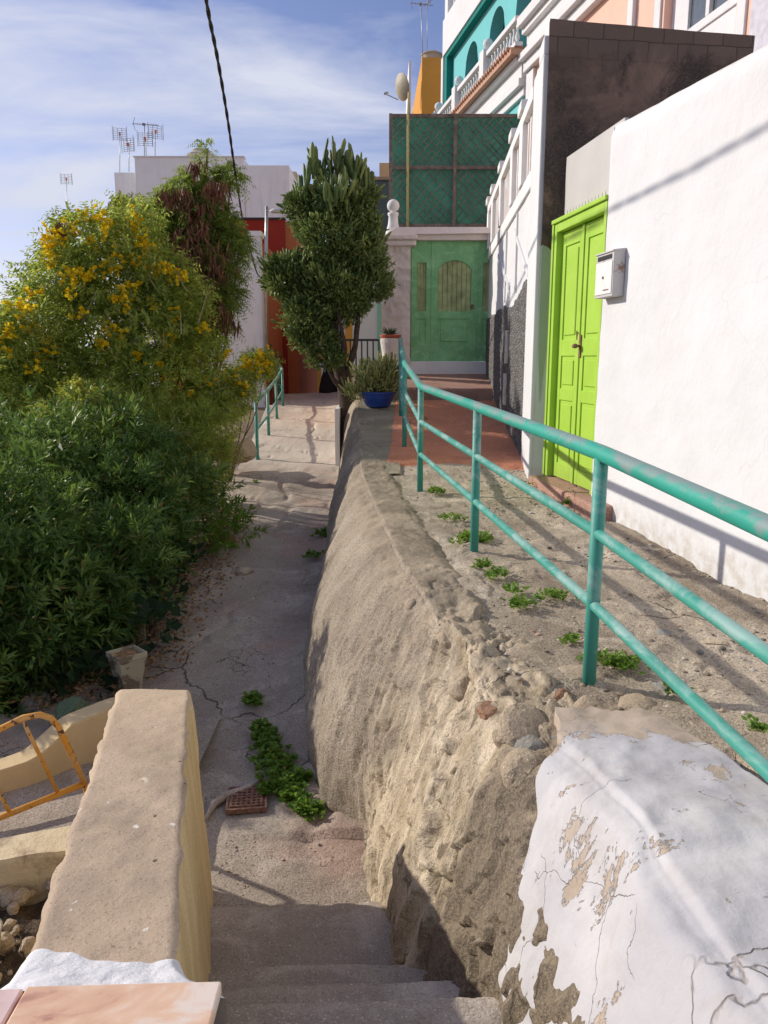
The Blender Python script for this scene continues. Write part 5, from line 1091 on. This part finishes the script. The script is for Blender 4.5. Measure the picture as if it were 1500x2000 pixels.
# ------------------------------------------------------------------ cactus tree
cx0, cy0 = P(678, 900, 12.3).x, 12.3; zb0 = float(zp(12.3)) - .1
ct = thing('cactus_tree', 'tall dense candelabra cactus tree leaning over the lane by the ledge', 'tree', (cx0, cy0, zb0))
tr = [(cx0 + .02, cy0, zb0), P(680, 830, 12.3), P(678, 775, 12.3), P(667, 730, 12.25), P(655, 690, 12.2), P(650, 640, 12.2), P(648, 560, 12.2), P(650, 450, 12.2)]
mb = MB(); mb.tube(cat(tr, 40), [.165 - .002 * i if i < 14 else .13 - .0032 * (i - 14) for i in range(40)], 12)
for pts_, r0 in (([P(672, 745, 12.25), P(690, 690, 12.1), P(700, 620, 12.1), P(705, 540, 12.1)], .06), ([P(655, 700, 12.2), P(630, 640, 12.1), P(590, 570, 12.1), P(565, 500, 12.1)], .05), ([P(650, 650, 12.2), P(670, 580, 12.3), P(690, 500, 12.4)], .05), ([P(678, 770, 12.3), P(655, 745, 12.1), P(635, 710, 12.0), P(618, 700, 12)], .045), ([P(667, 730, 12.25), P(672, 680, 12.0), P(660, 600, 11.9)], .06)):
    mb.tube(cat(pts_, 16), [r0 * (1 - i / 22) for i in range(16)], 8)
V = np.array(mb.v); nn_ = fbm(V[:, 0], V[:, 1], V[:, 2] * .5, 9, 3) * .02; mb.v = [tuple(p) for p in V + np.stack([nn_, nn_, nn_ * 0], 1)]
build('trunk', mb, M['bark'], ct, smooth=True)
cl = PX([(652, 395, 12.2, .42), (590, 400, 12.2, .28), (695, 400, 12.2, .32), (650, 470, 12.2, .56), (598, 440, 12.2, .24), (708, 445, 12.2, .30), (720, 380, 12.2, .16), (572, 530, 12.2, .32), (712, 500, 12.2, .36), (645, 560, 12.2, .58), (560, 550, 12.2, .34), (600, 615, 12.1, .38), (735, 560, 12.2, .28), (685, 585, 12.1, .34), (625, 670, 12.1, .30), (590, 655, 12.1, .22), (650, 700, 12, .18), (545, 530, 12.2, .25), (613, 705, 12, .10)])
def cactus_fingers(clumps, n, L0, L1, r0, tilt=.45, shell=.3, up=1.0):
    p, d = in_clumps(clumps, n, shell); d = unit(d * tilt + np.array([0, 0, up]) + rng.normal(size=(n, 3)) * .22); L = L0 + (L1 - L0) * rng.random(n) ** 2
    s = unit(np.cross(d, rdir(n))); t = np.cross(d, s); rings = []; 
    for f, rr in ((0, .7), (.55, 1.0), (.88, .8), (1.0, .15)):
        for k in range(4):
            a = k * math.pi / 2; rings.append(p + d * (L * f)[:, None] + (s * math.cos(a) + t * math.sin(a)) * r0 * rr * (1.0 if k % 2 else .55) * (.8 + .4 * rng.random()))
    V = np.stack(rings, 1).reshape(-1, 3); base_ = np.arange(n)[:, None] * 16; q = np.array([[i * 4 + k, i * 4 + (k + 1) % 4, i * 4 + 4 + (k + 1) % 4, i * 4 + 4 + k] for i in range(3) for k in range(4)])
    return V, (base_[:, :, None] + q[None]).reshape(-1, 4)
fing = cactus_fingers(cl, 2300, .07, .22, .024, .95, .3, .8)
tops_ = PX([(595, 355, 12.2, .12), (625, 345, 12.2, .16), (660, 335, 12.2, .16), (690, 345, 12.2, .16), (715, 370, 12.2, .14), (592, 400, 12.2, .10), (655, 400, 12.0, .3)])
fing2 = cactus_fingers(tops_, 190, .20, .44, .040, .25, .1, 1.2)
lv = in_clumps(cl, 40000, .4); lq = leaf_quads(lv[0], unit(lv[1] + np.array([0, 0, .4]) + rng.normal(size=lv[0].shape) * .8), .05 + .05 * rng.random(40000), .028)
build('crown', join([fing, fing2, lq]), M['l_cactus'], ct)

# ------------------------------------------------------------------ pots and small plants on the ledge
pc = P(738, 782, 11.0); pr_ = .235
pot = thing('blue_bowl_pot', 'blue glazed bowl shaped plant pot standing on the ledge end', 'plant pot', (pc.x, 11.0, float(zu(11.0)) + .02)); mb = MB(); z_ = float(zu(11.0)) + .02
mb.lathe((pc.x, 11.0, z_), [(.14, 0), (.17, .02), (.225, .12), (.245, .185), (.26, .19), (.262, .215), (.235, .215), (.225, .18), (.02, .17)], 28); build('bowl', mb, M['blue'], pot, smooth=False, bevel=0)
mb = MB(); mb.lathe((pc.x, 11.0, z_ + .165), [(.226, 0), (.226, .012), (.02, .03)], 20); build('soil', mb, M['soil'], pot)
pp = thing('potted_succulent', 'bushy pale green candelabra succulent growing in the blue bowl', 'plant', (pc.x, 11.0, z_ + .18))
cls = [(pc.x + .05, 11.0, z_ + .42, .27), (pc.x - .15, 11.0, z_ + .45, .2), (pc.x + .2, 11.0, z_ + .5, .18), (pc.x, 11.0, z_ + .30, .25), (pc.x - .12, 11.0, z_ + .32, .2), (pc.x + .15, 11.0, z_ + .34, .2), (pc.x + .02, 10.95, z_ + .5, .16), (pc.x - .36, 10.95, z_ + .22, .13), (pc.x - .26, 10.95, z_ + .2, .15), (pc.x + .22, 11, z_ + .55, .08)]
f1 = cactus_fingers(cls, 900, .07, .18, .016, .7, .1, .8); l1 = in_clumps(cls, 1800, .5); l2 = leaf_quads(l1[0], l1[1] + rng.normal(size=l1[0].shape) * .5, .035, .014)
build('stems', join([f1, l2]), M['l_potted'], pp)
mb = MB()
for k in range(9): a = k * .7; mb.tube([(pc.x, 11, z_ + .15), (pc.x + .1 * math.cos(a), 11 + .1 * math.sin(a), z_ + .3), (pc.x + .2 * math.cos(a), 11 + .2 * math.sin(a), z_ + .48)], .014, 6)
build('woody_stem', mb, M['stemred'], pp)
rp_ = P(763, 655, 13.0); zr_ = rp_.z - .05
mb = MB(); mb.lathe((rp_.x, 13.0, -.9), [(.13, 0), (.14, zr_ + .9 - .25), (.17, zr_ + .9 - .06), (.17, zr_ + .9)], 20); build('pot_pedestal', mb, M['pinkstone'], smooth=False, label='pinkish round pedestal holding the shallow red dish by the gate pillar', cat='pedestal')
mb = MB(); mb.lathe((rp_.x, 13.0, zr_), [(.14, .001), (.17, .03), (.18, .06), (.16, .06), (.15, .045), (.01, .04)], 24); build('red_dish', mb, M['terracotta'], label='shallow red terracotta dish on the pedestal by the gate pillar', cat='plant pot')
ag = thing('agave', 'small dark spiky agave planted in the shallow red dish', 'plant', (rp_.x - .02, 13.0, zr_ + .05)); nA = 26
d_ = unit(np.stack([np.cos(np.arange(nA) * 2.4), np.sin(np.arange(nA) * 2.4), .3 + 1.2 * np.arange(nA) / nA], 1)); build('leaves', leaf_quads(np.tile(np.array([[rp_.x - .02, 13.0, zr_ + .05]]), (nA, 1)), d_, .19, .028), M['l_agave'], ag)

# ------------------------------------------------------------------ shrubs and trees on the left
def shrub(name, label, cat_, clumps, Vf, mat, trunks, fl=None, group=None, stem_r=.03):
    xs = [c[0] for c in clumps]; ys_ = [c[1] for c in clumps]; bx, by = sum(xs) / len(xs), sum(ys_) / len(ys_); bz = float(zp(by)) - .2
    if trunks: bx, by, bz = trunks[0][0]
    root = thing(name, label, cat_, (bx, by, bz), group); build('foliage', Vf, mat, root)
    if trunks:
        mb = MB()
        for pts_ in trunks: q = cat(pts_, 14); mb.tube(q, [stem_r * (1.15 - .07 * i) for i in range(14)], 7)
        build('trunk', mb, M['stemred'], root, smooth=True)
    for q_ in (fl or []): build('flower_cluster', q_, M['flower'], root)
    return root
def br_to(base, clumps, mid=.5, n=None):
    out = []
    for c in clumps[:n]:
        b = Vector(base); t = Vector(c[:3]); m_ = b.lerp(t, mid) + Vector((random.uniform(-.15, .15), random.uniform(-.15, .15), .15)); out.append([b, b.lerp(m_, .5) + Vector((random.uniform(-.08, .08), 0, 0)), m_, t])
    return out
# near oleander-like shrubs
s1 = [(-2.66, 5.50, -1.98, .56), (-3.35, 5.2, -1.95, .72), (-2.30, 6.2, -1.75, .48), (-3.1, 5.9, -1.45, .72), (-3.9, 5.8, -1.6, .8), (-2.95, 5.05, -2.2, .38), (-2.40, 5.85, -2.05, .36)]
b1 = (-3.0, 5.7, -2.6)
shrub('glossy_shrub', 'large dark glossy leaved shrub nearest the camera above the low cream wall', 'shrub', s1, join([shoots(s1, 2350, 13, .16, .115, .026, .6, .95, .62), leaf_quads(*in_clumps(s1, 9000, .2), .09, .028)]), M['l_dark'], br_to(b1, s1))
s2 = [(-2.55, 7.1, -1.5, .66), (-3.3, 7.2, -1.25, .8), (-2.35, 7.9, -1.35, .55), (-2.9, 8.1, -1.0, .65), (-4.1, 7.4, -1.3, .8), (-2.25, 7.0, -1.75, .36)]
shrub('glossy_shrub', 'second dark glossy shrub, darker and taller, close to the lane edge', 'shrub', s2, join([shoots(s2, 2300, 12, .16, .11, .026, .5, .95, .62), leaf_quads(*in_clumps(s2, 7000, .2), .09, .028)]), M['l_dark'], br_to((-3.0, 7.5, -2.6), s2))
s3 = PX([(150, 830, 8.2, .42), (110, 880, 8.0, .38), (190, 800, 8.4, .30), (70, 930, 7.6, .3), (30, 970, 7.4, .3)])
shrub('feathery_shrub', 'yellow green feathery shrub in front of the flowering shrub', 'shrub', s3, pinnate(s3, 1500, 9, .20, .05, .012, .35), M['l_yel'], br_to((-3.6, 8.2, -2.7), s3))
s4 = PX([(380, 900, 9.2, .42), (330, 860, 9.2, .5), (400, 850, 9.4, .35), (260, 840, 9.2, .5), (410, 950, 8.8, .22), (360, 960, 8.6, .35)])
shrub('leafy_shrub', 'mid green leafy shrub beside the bend of the sunken lane', 'shrub', s4, join([shoots(s4, 1700, 10, .14, .085, .020, .5, .9, .5)]), M['l_mid'], br_to((-2.7, 9.2, -2.2), s4))
# trumpet shrub with yellow flowers
s5 = PX([(165, 480, 10.2, .46), (255, 450, 10.3, .38), (120, 540, 10.0, .42), (215, 540, 10.1, .55), (300, 540, 10.2, .42), (350, 600, 10.2, .42), (90, 620, 9.8, .5), (190, 650, 9.9, .6), (300, 650, 10, .55), (370, 680, 10.2, .36), (110, 730, 9.6, .45), (220, 760, 9.6, .5), (330, 750, 9.8, .45), (405, 745, 10.2, .30), (400, 800, 10, .38), (440, 800, 10.4, .22), (80, 780, 9.4, .42)])
ft = s5[:7] + s5[8:10]
def blooms(lst, per=9, rad=.09):
    res = []
    for u, v, Y in lst:
        k = per; p = np.array(P(u, v, Y)) + rng.normal(size=(k, 3)) * rad * .55; out = []
        for i in range(5):
            d = unit(rng.normal(size=p.shape) * .7 + np.array([0, -.4, .5])); out.append(leaf_quads(p, d,   .058, .046, .3, .6))
        res.append(join(out))
    return res
fpx = [(135, 440, 9.8), (150, 450, 9.8), (175, 430, 9.9), (195, 425, 9.9), (160, 420, 9.9), (215, 440, 9.9), (250, 430, 10), (265, 425, 10), (272, 445, 10), (255, 448, 10), (95, 480, 9.7), (92, 495, 9.7), (100, 508, 9.7), (88, 470, 9.7), (110, 455, 9.7), (105, 525, 9.7), (285, 475, 10), (275, 478, 10), (290, 485, 10), (268, 515, 9.9), (278, 516, 9.9), (182, 527, 9.6), (213, 515, 9.7), (210, 527, 9.7), (150, 540, 9.5), (135, 545, 9.5), (142, 535, 9.5), (168, 546, 9.5), (300, 530, 9.9), (308, 520, 9.9), (325, 525, 9.9), (330, 530, 9.9), (357, 542, 9.9), (345, 548, 9.9), (238, 570, 9.6), (70, 575, 9.4), (68, 585, 9.4), (145, 577, 9.4), (228, 588, 9.5), (248, 592, 9.5), (40, 605, 9.1), (28, 602, 9.1), (55, 603, 9.1), (95, 662, 9.3), (78, 703, 9.1), (92, 690, 9.1), (200, 680, 9.4), (205, 672, 9.4), (223, 638, 9.5), (310, 718, 9.6), (378, 720, 9.9), (300, 792, 9.5), (235, 660, 9.4), (390, 780, 9.8), (120, 470, 9.7), (205, 455, 9.7), (345, 610, 9.8), (60, 640, 9.2), (14, 650, 8.9), (230, 520, 9.7), (260, 560, 9.7), (180, 480, 9.8), (400, 640, 9.9), (440, 690, 10.1), (270, 700, 9.4), (330, 660, 9.7), (160, 620, 9.4), (415, 745, 9.9), (360, 770, 9.6), (250, 810, 9.3), (150, 760, 9.2), (300, 600, 9.8)]
base5 = (-3.1, 10.2, -2.4)
root5 = shrub('flowering_shrub', 'big green shrub covered in clusters of yellow trumpet flowers', 'shrub', s5, join([pinnate(s5, 5600, 4, .19, .105, .034, .25, .42), leaf_quads(*in_clumps(s5, 2500, .1), .09, .03)]), M['l_mid'], br_to(base5, s5), blooms(fpx, 6, .085), stem_r=.035)
mb = MB()
for i in range(18):
    u, v = random.uniform(150, 440), random.uniform(560, 860); Y = random.uniform(9.3, 9.9); mb = MB(); a = P(u, v, Y); b = a + Vector((random.uniform(-.35, .35), random.uniform(-.2, .1), random.uniform(.1, .45))); mb.tube([a, a.lerp(b, .5) + Vector((0, 0, random.uniform(-.05, .05))), b], [.008, .006, .003], 5); build('twig', mb, M['twig'], root5)
s6 = PX([(500, 715, 10.6, .20), (470, 745, 10.5, .22), (520, 708, 10.7, .12), (450, 770, 10.4, .22)])
shrub('flowering_branch_shrub', 'low yellow flowering shrub branch reaching toward the curved left railing', 'shrub', s6, pinnate(s6, 700, 4, .13, .075, .024, .25, .3), M['l_mid'], br_to((-2.25, 11, -1.85), s6), blooms([(488, 715, 10.4), (508, 703, 10.5), (520, 700, 10.5), (521, 712, 10.5), (505, 718, 10.4), (472, 762, 10.3), (440, 742, 10.3), (485, 722, 10.4), (460, 740, 10.3)], 9), stem_r=.014)
s7 = PX([(40, 680, 9.2, .42), (10, 640, 9.2, .3), (-40, 720, 9.2, .6), (20, 760, 9, .45), (40, 830, 8.8, .40), (-20, 860, 8.6, .5), (60, 900, 8.4, .3)])
shrub('flowering_shrub', 'smaller green shrub with few yellow flowers at the left margin', 'shrub', s7, join([pinnate(s7, 3600, 4, .16, .08, .024, .25, .4)]), M['l_mid'], br_to((-4.8, 9.2, -3.2), s7), blooms([(14, 655, 8.8), (45, 640, 9), (20, 690, 8.8), (60, 720, 8.8)], 6), stem_r=.035)
# leucaena tree with hanging brown pods
s8 = PX([(330, 440, 11.6, .36), (390, 445, 11.6, .42), (425, 445, 11.6, .30), (360, 500, 11.5, .45), (425, 510, 11.5, .34), (400, 560, 11.4, .45), (440, 575, 11.4, .22), (415, 640, 11.4, .26), (300, 470, 11.6, .30), (360, 380, 11.6, .26), (335, 400, 11.6, .24), (425, 360, 11.6, .18), (450, 345, 11.6, .15), (395, 395, 11.6, .2), (405, 290, 11.6, .09), (400, 318, 11.6, .07), (380, 350, 11.6, .16), (262, 410, 11.6, .16), (375, 620, 11.4, .34), (468, 480, 11.5, .17)])
tb8 = br_to(P(395, 900, 11.6), s8); 
rt8 = shrub('pod_tree', 'thin feathery tree hung with clusters of dark brown seed pods', 'tree', s8, pinnate(s8, 4400, 8, .22, .072, .022, .5, .35), M['l_fine'], tb8, stem_r=.035)
def pods(lst, n, L=.17):
    pts_ = []; 
    for u, v, Y, r in lst: c_ = np.array(P(u, v, Y)); pts_.append(c_ + rng.normal(size=(n, 3)) * r * np.array([1, .6, .7]))
    p = np.concatenate(pts_); d = unit(rng.normal(size=p.shape) * .28 + np.array([0, 0, -1.0])); return leaf_quads(p, d, L * (.7 + .6 * rng.random(len(p))), .026, .1)
podc = ([(345, 460, 11.3, .12), (335, 500, 11.2, .14), (360, 520, 11.2, .14), (375, 470, 11.3, .12), (350, 540, 11.2, .12), (415, 500, 11.2, .10), (425, 520, 11.2, .10), (385, 440, 11.3, .08), (325, 375, 11.4, .05), (360, 375, 11.4, .07), (415, 360, 11.4, .06), (428, 365, 11.4, .06), (392, 400, 11.4, .05), (380, 320, 11.4, .04), (230, 385, 11.4, .045), (430, 600, 11.2, .08), (440, 625, 11.2, .08), (350, 620, 11, .08), (300, 500, 11.3, .07), (395, 545, 11.2, .10), (345, 480, 11.2, .1), (365, 400, 11.4, .07), (118, 437, 10, .03)])
for q_ in podc: build('seed_pod_cluster', pods([(q_[0], q_[1], q_[2] - .25, q_[3] * 1.2)], 42, .19), M['pod'], rt8)

mb = MB(); mb.tube(cat([P(300, 450, 11.5), P(262, 420, 11.5), P(245, 395, 11.5), P(233, 372, 11.5)], 10), .012, 6); mb.tube(cat([P(390, 420, 11.6), P(400, 350, 11.6), P(405, 290, 11.6)], 10), .010, 6); build('twig', mb, M['stemred'], rt8)
# round leaved vine by the lane and a few tufts
s9 = [(-1.82, 5.75, -2.05, .20), (-1.88, 6.3, -1.95, .22), (-2.1, 5.2, -2.25, .18), (-1.95, 6.9, -1.8, .2)]
p9, d9 = in_clumps(s9, 190, .4); shrub('round_leaf_plant', 'dark round leaved creeper at the foot of the glossy shrubs', 'plant', s9, leaf_quads(p9, unit(d9 + np.array([0, -.3, .7])), .10, .105, .12, .5), mat_leaf('round_leaf', (.02, .045, .02), (.035, .075, .03), .6), br_to((-2.0, 6.1, -2.4), s9), stem_r=.012)
s10 = PX([(450, 1030, 8.2, .16), (475, 1010, 8.4, .12), (440, 1000, 8.5, .15), (480, 1040, 8.1, .10), (425, 1060, 7.9, .14)])
shrub('lane_weed', 'leggy light green weed leaning out over the middle of the sunken lane', 'weed', s10, shoots(s10, 90, 9, .12, .09, .028, .7, .8, .3), M['l_weed'], br_to((-1.98, 8.4, -2.1), s10), stem_r=.008)
def tuft(label, c, r, n, mat='l_weed', L=.05, W=.016, h=.6, name='weed_tuft', grp=None):
    c = Vector(c); k = max(8, n // 7); a = rng.random(k) * 6.283; q = np.sqrt(rng.random(k)) * (.35 + .65 * rng.random(k)); out = []
    lob = 1 + .35 * np.sin(a * 2 + c.x * 9) ; rx = r * q * lob
    p = np.stack([c.x + np.cos(a) * rx * 1.15, c.y + np.sin(a) * rx, np.full(k, c.z)], 1)
    sd = unit(np.stack([np.cos(a) * q * .9, np.sin(a) * q * .9, np.full(k, .55 + h)], 1) + rng.normal(size=(k, 3)) * .35); hl = (.25 + .55 * rng.random(k)) * L * 1.6 * (1.3 - q)
    for i in range(9):
        f = (i + 1) / 9; ang = rng.random(k) * 6.283; ld = unit(sd * .35 + np.stack([np.cos(ang), np.sin(ang), .25 + 0 * ang], 1))
        out.append(leaf_quads(p + sd * (hl * f)[:, None], ld, L * .62 * (.6 + .7 * rng.random(k)), W * 1.05, .15))
    return build(name, join(out), M[mat], label=label, cat='weed', group=grp)
def gp_(u, v, zfun, it=8):        # ground point under a pixel for a surface z = f(Y)
    b = (1000 - v) / FPX; rat = (-sT + b * cT) / (cT + b * sT); Y = 4.0
    for _ in range(30): Y = .5 * Y + .5 * (float(zfun(Y)) / rat)
    return P(u, v, Y)
zuf = lambda y: float(zu(y)) + .01
W_ = [('bright weed tuft between the third and fourth railing posts from the camera', 853, 962, .10, 260), ('tall leafy weed clump growing around the second railing post', 925, 1055, .17, 620), ('sparse pale weed behind the second railing post clump', 885, 1015, .13, 180),
      ('small weed pair just in front of the second railing post, left one', 940, 1108, .06, 150), ('small weed pair just in front of the second railing post, right one', 970, 1125, .07, 170), ('weed tuft in the gravel left of the nearest railing post', 1012, 1185, .08, 190), ('weed tuft close behind the nearest railing post', 1085, 1168, .10, 200),
      ('tiny weed in a crack right at the left side of the nearest post base', 1120, 1255, .05, 80), ('low grassy weed patch right of the nearest post base', 1210, 1300, .11, 380), ('small dark weed by the lower bar right of the nearest post', 1310, 1350, .05, 90), ('weeds growing from the step under the lime green door', 1052, 945, .10, 160), ('second little weed on the ground below the lime green door', 1105, 985, .06, 80), ('tiny lone weed near the right edge of the upper path', 1475, 1425, .035, 50), ('thin reddish green sprigs on the gravel left of the nearest post', 1000, 1155, .08, 90)]
for lb_, u, v, r, n in W_:
    tuft(lb_, gp_(u, v, zuf), r, n, L=.042, W=.013, h=.9 if 'tall' in lb_ else .5)
zpf = lambda y: float(zp(y)) + .01
sp_ = [(508, 1425, .05), (515, 1440, .07), (525, 1458, .09), (532, 1478, .11), (540, 1498, .12), (548, 1518, .12), (545, 1540, .10), (565, 1535, .12), (570, 1560, .09), (585, 1520, .07), (592, 1580, .07), (600, 1590, .08)]
ob0 = [tuft('x', gp_(u, v, zpf), r, 330, L=.05, W=.024, h=.7) for u, v, r in sp_]
pts_ = []; fcs_ = []; k_ = 0
for o in ob0:
    pts_ += [tuple(v.co + o.location) for v in o.data.vertices]; fcs_ += [tuple(i + k_ for i in p.vertices) for p in o.data.polygons]; k_ = len(pts_); bpy.data.objects.remove(o)
build('weed_strip', (np.array(pts_), np.array(fcs_)), M['l_weed'], label='long bright green weed clump running down the lane crack to the drain cover', cat='weed')
for lb_, u, v, r, n, L in [('lone dark weed clump in the shaded lane crack', 493, 1372, .09, 260, .05), 
                        ('shaded weeds against the wall foot up the lane', 632, 1045, .12, 260, .06), ('small shaded weed lower at the wall foot', 612, 1085, .12, 160, .05), ('tiny dark weed in the pinkish lane patch', 497, 945, .05, 60, .05), ('weeds on the courtyard floor under the yellow barrier', 125, 1570, .14, 420, .055)]:
    tuft(lb_, gp_(u, v, zpf), r, n, L=L, W=L * .5, h=.6)
# leaf litter along the planting edge
nL = 2600; yy = rng.uniform(4.9, 9.5, nL); xx = xl(yy) + rng.normal(size=nL) * .22 - .05; keep = xx < xl(yy) + .4; yy, xx = yy[keep], xx[keep]
pz = zp(yy) + .012 + rng.random(len(yy)) * .02 + .03; build('leaf_litter', leaf_quads(np.stack([xx, yy, pz], 1), unit(rng.normal(size=(len(yy), 3)) * np.array([1, 1, .22])), .05, .022), M['litter'], label='dry brown fallen leaves along the shrub edge of the lane', kind='stuff')
# pale pot, post, boulders
pz_ = gp_(252, 1345, zpf); p1 = thing('old_pot', 'square peeling beige planter at the lane edge before the shrub', 'plant pot', pz_); mb = MB(); mb.lathe(pz_, [(.095, 0), (.10, .05), (.14, .24), (.15, .25), (.15, .285), (.135, .285), (.125, .26), (.01, .25)], 4); build('pot_body', mb, M['pot_old'], p1)
mb = MB(); mb.lathe(pz_ + Vector((0, 0, .252)), [(.12, 0), (.12, .012), (.01, .02)], 4); build('pot_soil', mb, M['litter'], p1)
mb = MB(); p_ = gp_(279, 1250, zpf); mb.box(p_.x - .018, p_.x + .018, p_.y, p_.y + .03, -2.6, P(279, 1178, p_.y).z); build('marker_stake', mb, M['pot_old'], label='short whitish stake standing in the shrub edge behind the old pot', cat='stake')
for lb_, u, v, r, mt, sd, yq in [('rounded mossy green and pink boulder behind the yellow barrier', 138, 1392, .125, 'greenrock', 3, 4.75), ('grey rock at the planting edge left of the mossy boulder', 70, 1385, .16, 'greyrock', 5, 5.1), ('grey concrete lump under the curved left railing', 455, 880, .34, 'rock', 9, 11.6), ('flat yellowish stone lying in the upper part of the lane', 478, 1118, .08, 'rock', 12, None), ('pinkish rock by the shrub roots at the bend of the lane', 435, 1060, .15, 'redrock', 14, None)]:
    c_ = gp_(u, v, zpf) if yq is None else P(u, v, yq); mb = MB(); rock(mb, tuple(c_), r, sd, .75, 16); build('boulder' if r > .1 else 'stone', mb, M[mt], smooth=False, label=lb_, cat='rock')
